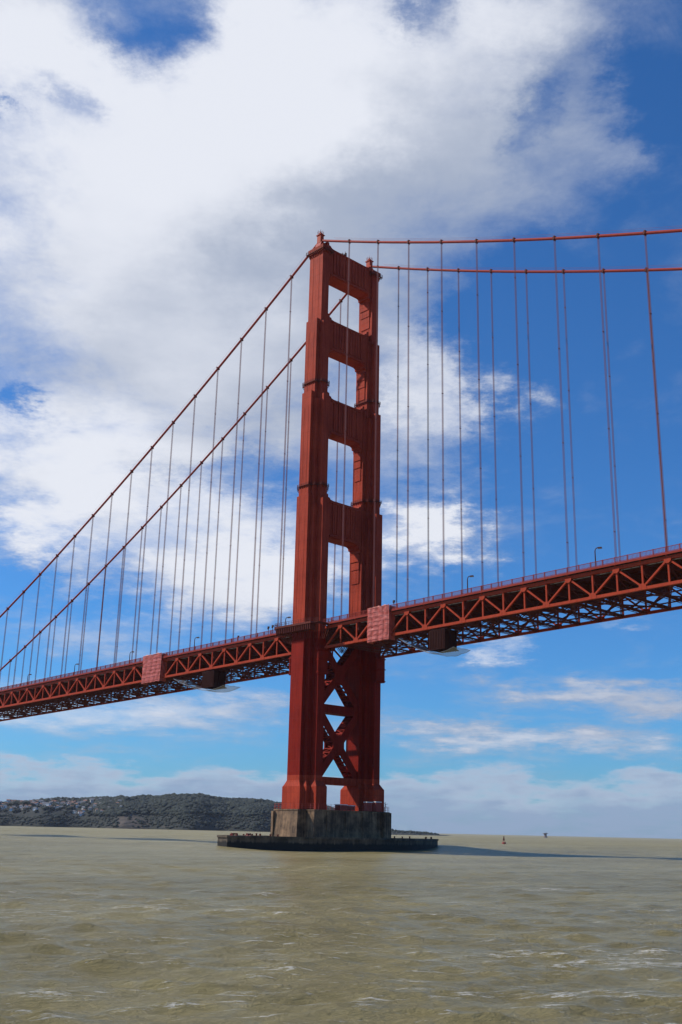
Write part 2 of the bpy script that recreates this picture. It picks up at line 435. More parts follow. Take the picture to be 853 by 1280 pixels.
    r3 = g.noise(g.v('MULTIPLY', rot.outputs[0], (0.10, 0.42, 1)), 1.0, 6, 0.68, 0.3).outputs['Fac']
    r4 = g.noise(g.v('MULTIPLY', rot.outputs[0], (2.2, 5.0, 1)), 1.6, 5, 0.7, 0.3).outputs['Fac']
    hh = g.m('ADD', g.m('ADD', g.m('MULTIPLY', r1, 0.55), g.m('MULTIPLY', r4, 0.16)), g.m('ADD', g.m('MULTIPLY', r3, g.mr(L, 40, 200, 0.3, 2.6)), g.m('MULTIPLY', r2, g.mr(L, 60, 500, 0.0, 3.4))))
    bp = g.n('ShaderNodeBump'); bp.inputs['Strength'].default_value = 1.0; bp.inputs['Distance'].default_value = 0.7
    nt.links.new(hh, bp.inputs['Height']); nt.links.new(bp.outputs[0], b.inputs['Normal'])
    return o
build_water()

# ------------------------------------------------------------------ far shore
def far_pt(u, dist):
    """a point on the far shore, u in units of the 853 px wide photograph right of the strait's heading"""
    return Vector((CAM.x, CAM.y, 0)) + (HF + HR * ((u - 417.5) / 1374.0)) * dist
RIDGE = [(-900, 60), (-500, 85), (-250, 62), (-100, 55), (0, 60), (60, 70), (115, 79), (160, 80), (195, 87), (250, 89), (290, 84), (330, 80), (352, 77),
         (395, 70), (430, 56), (465, 30), (485, 13), (500, 9), (520, 8), (538, 5), (552, 2.5), (580, -4)]
def ridge(u):
    for (a, h0), (b, h1) in zip(RIDGE, RIDGE[1:]):
        if a <= u <= b:
            t = (u - a) / (b - a); t = t * t * (3 - 2 * t) if abs(h1 - h0) > 10 else t
            return h0 + (h1 - h0) * t
    return RIDGE[-1][1]
def shore_d(u):
    return 2830 + 60 * math.sin(u * 0.021) + 35 * math.sin(u * 0.07 + 1)
def land_z(u, s):
    """height at s metres inland"""
    h = ridge(u)
    cliff = (17 + 16 * mn.noise(Vector((u * 0.013, 3.3, 0))) + 7 * mn.noise(Vector((u * 0.05, 1.3, 0)))) * min(1, h / 60.0)
    if s < 0: return -3.0 + s * 0.02
    if s < 35: z = cliff * (s / 35.0) ** 0.8
    else:
        t = min(1, (s - 35) / 330.0); z = cliff + (h - cliff) * (1 - (1 - t) ** 2)
    z += 3.5 * mn.noise(Vector((u * 0.04, s * 0.02, 0))) * min(1, max(0, s) / 60) * min(1, h / 40)
    z += (7 * mn.noise(Vector((u * 0.012, s * 0.006, 2))) + 4 * mn.noise(Vector((u * 0.035, s * 0.012, 4)))) * min(1, max(0, s - 30) / 150) * min(1, h / 60)
    return z - 1.2
def hill_mesh():
    us = np.arange(-900, 581, 5.0); ss = [-30, 0, 6, 12, 20, 28, 36, 50, 75, 110, 150, 200, 260, 320, 380, 500, 800, 1500]
    mb = MB(); vs = []; fs = []
    for u in us:
        for s in ss:
            p = far_pt(u, shore_d(u) + s)
            z = land_z(u, s)
            if 0 < s < 36: z += 2.5 * mn.noise(Vector((u * 0.3, s * 0.1, 5)))
            if s > 400: z = land_z(u, 380) * (1 - (s - 380) / 1500.0)
            vs.append((p.x, p.y, z if h_ok(u) else z))
    n = len(ss)
    for i in range(len(us) - 1):
        for j in range(n - 1):
            fs.append((i * n + j, (i + 1) * n + j, (i + 1) * n + j + 1, i * n + j + 1))
    mb.add(vs, fs)
    return mb
def h_ok(u): return True
m_hill, nt, gg, b = material('hillside_scrub_and_cliff')
pos = gg.n('ShaderNodeNewGeometry').outputs['Position']
spz = gg.n('ShaderNodeSeparateXYZ'); nt.links.new(pos, spz.inputs[0])
nb = gg.noise(pos, 0.012, 5, 0.6).outputs['Fac']
nf = gg.noise(pos, 0.06, 5, 0.65).outputs['Fac']
veg = gg.mix(gg.mr(nf, 0.35, 0.65), (0.010, 0.014, 0.008), (0.018, 0.019, 0.011))
rockc = gg.mix(gg.mr(nf, 0.35, 0.65), (0.035, 0.03, 0.022), (0.10, 0.075, 0.055))
scar = far_pt(160, 2850)
sd = gg.v('LENGTH', gg.v('MULTIPLY', gg.v('SUBTRACT', pos, (scar.x, scar.y, 0)), (1, 1, 0)))
k = gg.m('MULTIPLY', gg.mr(gg.m('ADD', spz.outputs[2], gg.m('MULTIPLY', nf, 25.0)), 75, 40, 0.0, 1.0), gg.m('MAXIMUM', gg.mr(nb, 0.62, 0.70), gg.mr(gg.m('ADD', sd, gg.m('MULTIPLY', nf, 60.0)), 62, 92, 1.0, 0.0)))
nt.links.new(gg.mix(k, veg, rockc), b.inputs['Base Color']); b.inputs['Roughness'].default_value = 0.95
ho = hill_mesh().build('hills', m_hill, smooth=False)
tag(ho, 'wooded coastal hill and cliffs on the far shore', None, None, 'structure')

# woods on the hill: one mass of crowns, each a ragged cluster
def crown(mb, p, r, h, seed):
    n = 7
    rr = random.Random(seed)
    vs = []
    rings = [(0.0, 0.45), (0.3, 1.0), (0.62, 0.85), (0.88, 0.45)]
    for (t, s) in rings:
        for k in range(n):
            a = 2 * math.pi * (k + rr.random() * 0.6) / n
            q = r * s * rr.uniform(0.8, 1.2)
            vs.append((p.x + q * math.cos(a), p.y + q * math.sin(a), p.z + h * (t + rr.uniform(-0.08, 0.08))))
    vs.append((p.x, p.y, p.z + h * rr.uniform(0.95, 1.15)))
    fs = []
    for i in range(3):
        for k in range(n):
            k2 = (k + 1) % n
            fs.append((i * n + k, i * n + k2, (i + 1) * n + k2, (i + 1) * n + k))
    for k in range(n): fs.append((3 * n + k, 3 * n + (k + 1) % n, 4 * n))
    mb.add(vs, fs, rr.choice((0, 0, 1, 2)))
def leafm(name, c):
    return simple(name, c, 0.9, 0, 0.35, 0.25)
M_leaf = [leafm('dark_cypress_foliage', (0.009, 0.016, 0.009)), leafm('olive_foliage', (0.012, 0.020, 0.010)), leafm('pale_scrub_foliage', (0.017, 0.024, 0.012))]
wood = MB()
HOUSEZ = []
R2 = random.Random(5)
for i in range(13000):
    u = R2.uniform(-880, 548) if i % 5 == 0 else R2.uniform(-60, 548); s = 8 + 400 * R2.random() ** 0.85
    if 148 < u < 172 and s < 90 and R2.random() < 0.9: continue
    
    town = 1.0 if -300 < u < 118 and 70 < s < 300 else 0.0
    if town and R2.random() < 0.88: continue
    if u > 470 and R2.random() < 0.75: continue
    p = far_pt(u, shore_d(u) + s); z = land_z(u, s)
    hh = R2.uniform(5, 9) * (1.0 + 0.9 * max(0, mn.noise(Vector((u * 0.05, s * 0.02, 9))))) * (0.55 if s < 90 else 1.0) * (0.5 if u > 480 else 1)
    crown(wood, Vector((p.x, p.y, z - 1)), hh * R2.uniform(0.75, 1.15), hh, i)
wo_ = wood.build('far_woods', M_leaf, smooth=True)
tag(wo_, 'dense dark woods covering the far hill', None, None, 'stuff')

HC = [(0.85, 0.84, 0.80), (0.60, 0.56, 0.50), (0.66, 0.52, 0.42), (0.48, 0.50, 0.52), (0.80, 0.72, 0.60)]
HN = ['white', 'grey-beige', 'tan', 'blue-grey', 'cream']
M_house = [simple('stucco_' + n.replace('-', '_'), c, 0.8, 0, 0.08) for n, c in zip(HN, HC)]
M_roof = [simple('clay_roof', (0.22, 0.10, 0.06), 0.8), simple('slate_roof', (0.12, 0.12, 0.13), 0.8)]
M_win = simple('dark_window_glass', (0.03, 0.035, 0.045), 0.15)
def house(u, s, k, wdt, dep, hgt, lab=None, grp='houses on the far hillside'):
    p = far_pt(u, shore_d(u) + s); z = land_z(u, s)
    root = empty('house', (p.x, p.y, z))
    root.rotation_euler = (0, 0, FH + math.radians(90) + R2.uniform(-0.5, 0.5))
    tag(root, lab or ('small %s house on the wooded hillside at the far left shore' % HN[k]), 'house', grp)
    b = MB(); b.box(-wdt / 2, wdt / 2, -dep / 2, dep / 2, -4, hgt); b.build('wall', M_house[k], root)
    r = MB(); e = 0.5; ap = hgt + R2.uniform(1.6, 3)
    r.add([(-wdt / 2 - e, -dep / 2 - e, hgt), (wdt / 2 + e, -dep / 2 - e, hgt), (wdt / 2 + e, dep / 2 + e, hgt), (-wdt / 2 - e, dep / 2 + e, hgt), (-wdt / 2 - e, 0, ap), (wdt / 2 + e, 0, ap)],
          [(0, 1, 5, 4), (2, 3, 4, 5), (0, 4, 3), (1, 2, 5), (3, 2, 1, 0)])
    r.build('roof', M_roof[R2.random() < 0.6], root)
    for q in (-0.3, 0.0, 0.3):
        wn_ = MB(); wn_.box(q * wdt - 0.7, q * wdt + 0.7, dep / 2 - 0.06, dep / 2 + 0.06, hgt - 2.6, hgt - 1.1)
        wn_.build('window', M_win, root)
for i in range(190):
    u = R2.uniform(-40, 124) if i < 180 else R2.uniform(122, 150)
    s = R2.uniform(140, 380) - (60 if u > 90 else 0)
    house(u, max(60, s), R2.choice((0, 0, 1, 1, 2, 3, 4)), R2.uniform(6, 11), R2.uniform(6, 9), R2.uniform(4, 7))

# ------------------------------------------------------------------ the bridge
S = 15.24; OFF = 1.22; W = 13.7; TD = 6.9       # panel pair, first-panel offset, half cable spacing, truss depth
X0 = -343.0; X1 = 470.0
def zd(x): return 72.08 + 0.02156 * x
def zc(x):
    return 226.9 - 0.4545 * x + 0.000355 * x * x if x >= 0 else 226.9 + 0.5882 * x + 0.000355 * x * x
def nx(n): return n * S + (OFF if n > 0 else -OFF)
bridge = empty('suspension_bridge', (0, 0, 12))
tag(bridge, 'red-orange suspension bridge with a tall art deco tower rising from the water', 'bridge')
bridge.location = (0, 0, 0)

# towers' legs
def leg_stack(mb, sgn):
    yc = sgn * W
    def bx(x0, x1, hw, z0, z1): mb.box(x0, x1, yc - hw, yc + hw, z0, z1)
    bx(-3.7, 3.7, 1.75, 186, 222.6)
    bx(-3.0, 3.0, 3.2, 158, 191.2); bx(-4.8, 4.85, 1.55, 156, 190.2)
    bx(-2.55, 2.55, 4.45, 118, 161.2); bx(-4.15, 4.2, 3.0, 117, 158.2); bx(-5.7, 6.1, 1.45, 116, 160.1)
    bx(-3.1, 3.1, 4.8, 19, 120.8); bx(-4.7, 4.8, 3.35, 19, 117.6); bx(-6.5, 7.4, 1.6, 19, 119.4)
    # raised fins on the faces, art deco
    for (hx, hw, z0, z1) in ((3.7, 1.75, 192, 219.5), (3.0, 3.2, 162, 186), (2.55, 4.45, 122, 155), (3.1, 4.8, 78, 113)):
        for q in (-0.45, 0.45):
            for sg in (-1, 1):
                mb.box(q * hx - 0.22, q * hx + 0.22, yc + sg * hw - 0.06, yc + sg * hw + 0.06, z0, z1)
    # flared base
    rects = [((-4.2, 4.2, 5.4), (-3.1, 3.1, 4.8)), ((-5.6, 5.8, 4.0), (-4.7, 4.8, 3.35)), ((-8.1, 8.9, 2.4), (-6.5, 7.4, 1.6))]
    for (a, b) in rects:
        o1 = [(a[0], yc - a[2]), (a[1], yc - a[2]), (a[1], yc + a[2]), (a[0], yc + a[2])]
        o2 = [(b[0] - .01, yc - b[2] - .01), (b[1] + .01, yc - b[2] - .01), (b[1] + .01, yc + b[2] + .01), (b[0] - .01, yc + b[2] + .01)]
        mb.prism(o1, 11.9, 19.3); mb.prism(o1, 19.3, 21.2, top=o2)
    # cornice steps at the top
    mb.box(-4.0, 4.0, yc - 2.05, yc + 2.05, 220.4, 221.0)
    mb.box(-4.3, 4.3, yc - 2.35, yc + 2.35, 221.6, 222.9)
    for k in range(9):
        xx = -3.7 + k * 0.92
        for sg in (-1, 1): mb.box(xx - 0.2, xx + 0.2, yc + sg * 1.75 - 0.3, yc + sg * 1.75 + 0.3, 220.2 - 0.9, 221.7)

def access_platform(name, yc, z, rects, out, parent, rail=1.15, drop=0.9, wd=None):
    """grated catwalk following the stepped outline of a leg: floor, brackets and railing; rects = (x0, x1, half depth)"""
    def outline(o):
        rs = sorted(rects, key=lambda r: r[2]); pts = []          # widest in x first
        for k, (x0, x1, h) in enumerate(rs):
            hh = rs[k][2] + o
            pts.append((x1 + o, -(rs[k - 1][2] + o) if k else -hh)) if k else None
            pts.append((x1 + o, -hh))
        right_low = []
        for k, (x0, x1, h) in enumerate(rs):
            if k: right_low.append((x1 + o, -(rs[k - 1][2] + o)))
            right_low.append((x1 + o, -(h + o)))
        left_low = []
        for k, (x0, x1, h) in enumerate(rs):
            if k: left_low.append((x0 - o, -(rs[k - 1][2] + o)))
            left_low.append((x0 - o, -(h + o)))
        lo = left_low + right_low[::-1]
        hi = [(x, -y) for x, y in lo][::-1]
        return [(x, yc + y) for x, y in lo + hi]
    mb = MB(); O = outline(out); I = outline(0.02); n = len(O)
    vs = [(x, y, zz) for zz in (z, z + 0.2) for x, y in O] + [(x, y, zz) for zz in (z, z + 0.2) for x, y in I]
    fs = []
    for i in range(n):
        j = (i + 1) % n
        fs += [(i, j, n + j, n + i), (n + i, n + j, 3 * n + j, 3 * n + i), (2 * n + j, 2 * n + i, 3 * n + i, 3 * n + j), (j, i, 2 * n + i, 2 * n + j)]
    mb.add(vs, fs)
    for i in range(n):
        j = (i + 1) % n
        a = Vector(O[i]); b_ = Vector(O[j]); c = Vector(I[i]); d = Vector(I[j]); L = (b_ - a).length
        for zz in (z + rail, z + rail * 0.55): mb.beam((a.x, a.y, zz), (b_.x, b_.y, zz), 0.08, 0.08)
        k = max(1, round(L / 1.2))
        for q in range(k):
            p = a.lerp(b_, q / k); r_ = c.lerp(d, q / k)
            mb.box(p.x - .05, p.x + .05, p.y - .05, p.y + .05, z - 0.2, z + rail)
            mb.beam((p.x, p.y, z - 0.05), (r_.x, r_.y, z - drop), 0.12, 0.18)
    return mb.build(name, M_dark, parent)

legs = []
for sg in (-1, 1):
    mb = MB(); leg_stack(mb, sg)
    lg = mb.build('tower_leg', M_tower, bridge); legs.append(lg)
    yc = sg * W
    access_platform('access_platform', yc, 220.9, [(-4.3, 4.3, 2.35)], 0.5, lg)
    access_platform('access_platform', yc, 165.2, [(-3.0, 3.0, 3.2), (-4.8, 4.85, 1.55)], 0.45, lg, 0.8)
    access_platform('access_platform', yc, 124.4, [(-2.55, 2.55, 4.45), (-4.15, 4.2, 3.0), (-5.7, 6.1, 1.45)], 0.45, lg, 0.8)
    # saddle housing on the top of the leg
    sh = MB()
    sh.prism_x([(yc - 1.5, 222.9), (yc + 1.5, 222.9), (yc + 1.3, 223.9), (yc + 0.75, 225.6), (yc - 0.75, 225.6), (yc - 1.3, 223.9)], -1.5, 1.5)
    sh.build('saddle_housing', M_cable, lg)
    bc = MB()
    bc.box(-1.0, 1.0, yc - 0.85, yc + 0.85, 225.6, 228.9); bc.box(-1.35, 1.35, yc - 1.15, yc + 1.15, 228.9, 229.2)
    bc.tube([(0, yc, 229.2), (0, yc, 230.0), (0, yc, 230.6)], [0.7, 0.7, 0.25], 10)
    for k in range(8):
        t = k * math.pi / 4; bc.beam((1.1 * math.cos(t), yc + 1.1 * math.sin(t), 229.1), (1.25 * math.cos(t), yc + 1.25 * math.sin(t), 230.9), 0.07, 0.07)
    bc.tube([(1.2 * math.cos(k * math.pi / 6), yc + 1.2 * math.sin(k * math.pi / 6), 230.2) for k in range(13)], 0.06, 5)
    bc.tube([(0, yc, 230.6), (0, yc, 231.9)], 0.05, 5)
    bc.build('beacon', M_truss, lg)
    # gallery round the leg at deck level
    access_platform('sidewalk_gallery', yc, zd(0) + 1.1, [(-6.6, 6.8, 5.0), (-8.4, 8.8, 3.6)], 2.6, lg, 1.4, 5.0)
    gm = MB(); zg = zd(0)
    ya = yc + sg * 6.6
    pl = [(-11.0, yc + sg * 4.2), (-9.2, yc + sg * 7.5), (9.4, yc + sg * 7.5), (11.4, yc + sg * 4.2)]
    for q in range(19):
        xx = -8.6 + q * 0.96; gm.prism([(xx - .12, yc + sg * 4.9), (xx + .12, yc + sg * 4.9), (xx + .12, yc + sg * 7.4), (xx - .12, yc + sg * 7.4)], zg - 1.3, zg + 0.9, top=[(xx - .12, yc + sg * 4.9), (xx + .12, yc + sg * 4.9), (xx + .12, yc + sg * 7.45), (xx - .12, yc + sg * 7.45)])
    gm.box(-10.6, -7.2, yc - 3.4, yc + 3.4, zg - 0.9, zg + 0.8)
    for p, q in zip(pl, pl[1:]): gm.beam((p[0], p[1], zg + 0.85), (q[0], q[1], zg + 0.85), 0.25, 0.45)
    gm.build('gallery_girder', M_dark, lg)
    # bearing brackets under the deck
    for (x0, x1, hw, z0, z1) in ((-7.2, -6.45, 2.0, 57.0, 63.5), (7.35, 8.0 if sg < 0 else 8.9, 2.1, 56.4, 65.5)):
        bk = MB(); bk.box(x0, x1, yc - hw, yc + hw, z0, z1)
        for zz in (z0 + 0.3, (z0 + z1) / 2, z1 - 0.9): bk.box(x0 - 0.25, x1 + 0.25, yc - hw - 0.25, yc + hw + 0.25, zz, zz + 0.35)
        for yy in (-hw, hw): bk.box(x0 + 0.2, x1 - 0.15, yc + yy - 0.12, yc + yy + 0.12, z0 + 0.5, z1 - 0.5)
        bk.build('wind_bearing', M_tower, lg)

# portal struts
def strut(zb, zt, hx, yin):
    """yin: y of the legs' inner faces"""
    mb = MB()
    A, B = -yin - 0.6, yin + 0.6
    k1, k2 = 1.5, 3.4
    out = [(A, zb - 2.9), (-yin + 0.5, zb - 2.7), (-yin + 0.6, zb - 1.5), (-yin + 1.35, zb - 1.35), (-yin + 1.5, zb - 0.4), (-yin + 2.5, zb),
           (yin - 2.5, zb), (yin - 1.5, zb - 0.4), (yin - 1.35, zb - 1.35), (yin - 0.6, zb - 1.5), (yin - 0.5, zb - 2.7), (B, zb - 2.9),
           (B, zt + 2.2), (yin - 0.4, zt + 2.0), (yin - 0.5, zt + 1.0), (yin - 1.4, zt + 0.8), (yin - 1.6, zt + 0.25), (yin - 3.0, zt),
           (-yin + 3.0, zt), (-yin + 1.6, zt + 0.25), (-yin + 1.4, zt + 0.8), (-yin + 0.5, zt + 1.0), (-yin + 0.4, zt + 2.0), (A, zt + 2.2)]
    mb.prism_x(out, -hx, hx)
    # fluted cover plates on both faces
    n = 11; span = 2 * yin - 5.2
    for f in (-1, 1):
        for q in range(n):
            y0 = -yin + 2.6 + span * (q + 0.12) / n; y1 = -yin + 2.6 + span * (q + 0.88) / n
            dd = 0.32 if q % 2 == 0 else 0.18
            mb.box(min(f * (hx - .05), f * (hx + dd)), max(f * (hx - .05), f * (hx + dd)), y0, y1, zb + 1.6, zt - 1.1)
        for zz, dd in ((zb + 0.55, 0.42), (zt - 0.75, 0.42)):
            mb.box(min(f * (hx - .05), f * (hx + dd)), max(f * (hx - .05), f * (hx + dd)), -yin + 1.4, yin - 1.4, zz - 0.3, zz + 0.3)
    return mb.build('portal_strut', M_tower, bridge)
st1 = strut(211.6, 223.6, 2.9, 11.95)
strut(180.6, 193.2, 2.65, 10.5)
strut(147.0, 161.0, 2.3, 9.25)
strut(106.9, 121.0, 2.75, 8.9)
# stepped deco brackets on the inner faces under the struts
for (zb, yin, hx) in ((211.6, 11.95, 2.6), (180.6, 10.5, 2.1), (147.0, 9.25, 1.8), (106.9, 8.9, 2.2)):
    for sg in (-1, 1):
        mb = MB()
        dz_ = 3.3
        for q, (ln, th) in enumerate(((2.6, 0.7), (3.0, 0.45), (5.2, 0.25))):
            y0, y1 = sorted((sg * (yin + 0.05), sg * (yin - th)))
            mb.box(-hx + q * 0.12, hx - q * 0.12, y0, y1, zb - dz_ - ln, zb - dz_ + 0.35)
            dz_ += ln
        mb.build('strut_bracket', M_tower, bridge)

# cross bracing under the deck
def xbrace(z0, z1, yin):
    mb = MB(); hx = 2.1
    for s_ in (-1, 1):
        a = Vector((0, s_ * (yin + 0.9), z0 - 0.8)); b_ = Vector((0, -s_ * (yin + 0.9), z1 + 0.8))
        wd = 2.9 if s_ > 0 else 2.86
        # box girder with open lattice on its upper and lower faces
        off = 0.02 * s_
        mb.beam(a + Vector((-hx + off, 0, 0)), b_ + Vector((-hx + off, 0, 0)), 0.25, wd, (0, 0, 1))
        mb.beam(a + Vector((hx + off, 0, 0)), b_ + Vector((hx + off, 0, 0)), 0.25, wd, (0, 0, 1))
        d = (b_ - a).normalized(); L = (b_ - a).length; nrm = Vector((0, -d.z, d.y))
        for f in (-1, 1):
            base = a + nrm * (f * (wd / 2 - 0.12))
            n = int(L / 1.7)
            for q in range(n):
                p0 = base + d * (L * q / n); p1 = base + d * (L * (q + 1) / n)
                sx = 1 if q % 2 else -1
                mb.beam(p0 + Vector((sx * hx, 0, 0)), p1 + Vector((-sx * hx, 0, 0)), 0.3, 0.12, tuple(nrm))
                mb.beam(p0 + Vector((-hx, 0, 0)), p0 + Vector((hx, 0, 0)), 0.45, 0.14, tuple(nrm))
    # gusset at the crossing
    zc_ = (z0 + z1) / 2
    for f in (-1, 1):
        mb.prism_x([(-2.6, zc_ - 1.6), (-1.2, zc_ - 3.4), (1.2, zc_ - 3.4), (2.6, zc_ - 1.6), (2.6, zc_ + 1.6), (1.2, zc_ + 3.4), (-1.2, zc_ + 3.4), (-2.6, zc_ + 1.6)],
                   f * hx - 0.24, f * hx + 0.24)
    return mb.build('cross_brace', M_tower, bridge)
xbrace(23.0, 44.5, 8.9); xbrace(47.4, 68.6, 8.9)
for (a, b_) in ((20.5, 22.9), (44.4, 47.3)):
    mb = MB(); mb.box(-2.35, 2.35, -9.4, 9.4, a, b_)
    for q in range(8):
        for f in (-1, 1): mb.box(min(f * 2.3, f * 2.45), max(f * 2.3, f * 2.45), -7.9 + q * 2.1, -7.5 + q * 2.1, a + 0.1, b_ - 0.1)
    mb.build('horizontal_strut', M_tower, bridge)

# main cables
def cable_xs(a, b):
    n = int(abs(b - a) / 5); return [a + (b - a) * i / n for i in range(n + 1)]
bandm = MB(); bandm.tube([(-0.5, 0, 0), (0.5, 0, 0)], 0.56, 12)
bandm.box(-0.24, 0.24, -0.62, 0.62, -0.6, 0.72)
bandm_o = None
for sg in (-1, 1):
    mb = MB()
    xs = cable_xs(X0, X1); xs = sorted(set(xs + [0.0]))
    mb.tube([(x, sg * W, zc(x)) for x in xs if abs(x) > 0.1 or True], 0.47, 12)
    # hand ropes above the cable
    for q in (-0.55, 0.55):
        mb.tube([(x, sg * W + q, zc(x) + 1.25) for x in xs if abs(x) > 4.5 and x < 0], 0.025, 4, 0)
        mb.tube([(x, sg * W + q, zc(x) + 1.25) for x in xs if abs(x) > 4.5 and x > 0], 0.025, 4, 0)
    cb = mb.build('main_cable', M_cable, bridge, smooth=True)
    for n in list(range(-22, 0)) + list(range(1, 14)):
        x = nx(n)
        if x > 200: continue
        sl_ = math.atan((zc(x + 0.5) - zc(x - 0.5)))
        if bandm_o is None:
            bandm_o = bandm.build('cable_band', M_dark, cb); o = bandm_o
        else:
            o = bandm_o.copy(); col.objects.link(o); o.parent = cb
        o.location = (x, sg * W, zc(x)); o.rotation_euler = (0, -sl_, 0)
    # suspenders: two looped ropes, four strands
    for n in list(range(-22, 0)) + list(range(1, 13)):
        x = nx(n)
        if n > 12: continue
        zt, zb = zc(x) - 0.3, zd(x) + 0.2
        if zt - zb < 3: continue
        mb = MB()
        for q in (-0.13, 0.13):
            for r_ in (-0.2, 0.2):
                mb.tube([(x + q, sg * W + r_, zb), (x + q, sg * W + r_, zt)], 0.055, 5)
        k = zb + 10
        while k < zt - 8:
            mb.box(x - 0.2, x + 0.2, sg * W - 0.38, sg * W + 0.38, k, k + 0.06); k += 30
        mb.build('suspender', M_rope, bridge)
    # beyond the ones in view, one part for each side
    mb = MB()
    for n in range(13, 30):
        x = nx(n)
        for q in (-0.24, 0.24): mb.tube([(x + q, sg * W, zd(x)), (x + q, sg * W, zc(x))], 0.06, 4)
    tag(mb.build('suspender', M_rope, bridge), None, None, None, 'stuff')

# stiffening trusses
def seg_list():
    """(x_start, x_end) of the two spans at the tower"""
    return ((X0, -8.3), (9.0, X1))
def truss(sg):
    y = sg * W
    root = empty('stiffening_truss', (0, 0, 0), bridge)
    for (a, b_) in seg_list():
        c1_ = MB(); c1_.beam((a, y, zd(a)), (b_, y, zd(b_)), 0.9, 0.85); c1_.build('top_chord', M_truss, root)
        c1_ = MB(); c1_.beam((a, y, zd(a) - TD), (b_, y, zd(b_) - TD), 0.88, 0.8); c1_.build('bottom_chord', M_truss, root)
    SL = Vector((1, 0, 0.02156))
    # prototypes at x = 0, then copied along the grade
    v = MB(); v.beam((0, y, -0.3), (0, y, -TD + 0.3), 0.42, 0.5, (1, 0, 0))
    vo = None; do = {}
    def put(proto, x):
        o = proto.copy(); col.objects.link(o); o.parent = root; o.location = (x, 0, zd(x)); return o
    far = MB()
    ns = [n for n in range(-22, 31) if n != 0]
    for n in ns:
        x = nx(n)
        vis = -16 <= n <= 10
        # lattice diagonals both ways from the top joint
        for h in (-1, 1):
            xb = x + h * S / 2
            if (n == -1 and h > 0) or (n == 1 and h < 0): xb = x + h * 7.0
            if not vis:
                far.beam((x, y, zd(x) - .35), (xb, y, zd(xb) - TD + .35), 0.55, 0.5, (0, 1, 0)); continue
            key = (h, abs(xb - x))
            if key not in do:
                d_ = MB(); dx = xb - x
                d_.beam((0, y, -0.35), (dx, y, dx * 0.02156 - TD + 0.35), 0.48, 0.62, (0, 1, 0))
                do[key] = d_.build('diagonal', M_truss, root); do[key].location = (x, 0, zd(x))
            else: put(do[key], x)
        for xx in (x, x - S / 2 if n < 0 else x + S / 2):
            if not vis:
                far.beam((xx, y, zd(xx)), (xx, y, zd(xx) - TD), 0.4, 0.45, (1, 0, 0)); continue
            if vo is None: vo = v.build('vertical', M_truss, root); vo.location = (xx, 0, zd(xx))
            else: put(vo, xx)
        if vis:
            if 'g' not in do:
                g_ = MB()
                for f in (-0.47, 0.47):
                    g_.prism_x([], 0, 0) if False else None
                    yy = y + f
                    vs = [(-1.15, yy - .05, .4), (1.15, yy - .05, .4), (1.0, yy - .05, -.9), (.35, yy - .05, -1.5), (-.35, yy - .05, -1.5), (-1.0, yy - .05, -.9)]
                    vs += [(a, b2 + .1, c) for a, b2, c in vs]
                    g_.add(vs, [(0, 1, 2, 3, 4, 5), (11, 10, 9, 8, 7, 6)] + [(i, 6 + i, 6 + (i + 1) % 6, (i + 1) % 6) for i in range(6)])
                do['g'] = g_.build('gusset_plate', M_truss, root); do['g'].location = (x, 0, zd(x))
                b2_ = MB()
                for f in (-0.46, 0.46):
                    yy = y + f
                    vs = [(-1.3, yy - .05, -.38), (1.3, yy - .05, -.38), (1.0, yy - .05, .9), (.35, yy - .05, 1.3), (-.35, yy - .05, 1.3), (-1.0, yy - .05, .9)]
                    vs += [(a, b3 + .1, c) for a, b3, c in vs]
                    b2_.add(vs, [(0, 1, 2, 3, 4, 5), (11, 10, 9, 8, 7, 6)] + [(i, 6 + i, 6 + (i + 1) % 6, (i + 1) % 6) for i in range(6)])
                do['b'] = b2_.build('gusset_plate', M_truss, root); do['b'].location = (x - S / 2 if n < 0 else x + S / 2, 0, 0)
                q = do['b'].location.x; do['b'].location.z = zd(q) - TD
            else:
                put(do['g'], x)
                q = x - S / 2 if n < 0 else x + S / 2
                put(do['b'], q).location.z = zd(q) - TD
    tag(far.build('truss_web', M_truss, root), None, None, None, 'stuff')
    return root
truss(-1); truss(1)

# deck: slab, stringers, floor beams, bottom lateral bracing
floor = empty('floor_system', (0, 0, 0), bridge)
for (a, b_) in ((X0, X1),):
    mb = MB()
    mb.beam((a, 0, zd(a) + 0.75), (b_, 0, zd(b_) + 0.75), 2 * 8.8, 0.35); mb.build('roadway', M_asph, floor)
    mb = MB()
    for q in range(8): mb.beam((a, -7.7 + q * 2.2, zd(a) + 0.2), (b_, -7.7 + q * 2.2, zd(b_) + 0.2), 0.28, 0.8)
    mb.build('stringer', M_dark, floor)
for (a, b_) in seg_list():
    for sg in (-1, 1):
        mb = MB(); mb.beam((a, sg * 11.9, zd(a) + 0.95), (b_, sg * 11.9, zd(b_) + 0.95), 5.4, 0.25); mb.build('sidewalk', M_asph, floor)
fb = MB()
fb.beam((0, -13.1, -0.55), (0, 13.1, -0.55), 0.4, 0.4, (0, 0, 1)); fb.beam((0, -13.1, -2.6), (0, 13.1, -2.6), 0.4, 0.4, (0, 0, 1))
for q in range(14):
    y0 = -13 + q * 26 / 14; y1 = y0 + 26 / 14
    z0, z1 = (-0.6, -2.5) if q % 2 else (-2.5, -0.6)
    fb.beam((0, y0, z0), (0, y1, z1), 0.22, 0.22, (1, 0, 0)); fb.beam((0, y0, -2.5), (0, y0, -0.6), 0.18, 0.2, (1, 0, 0))
fb.box(-0.05, 0.05, -13.0, 13.0, -2.4, -0.2)
lb = MB()      # bottom laterals of one panel pair: latticed cross struts and a K brace, with sway frames
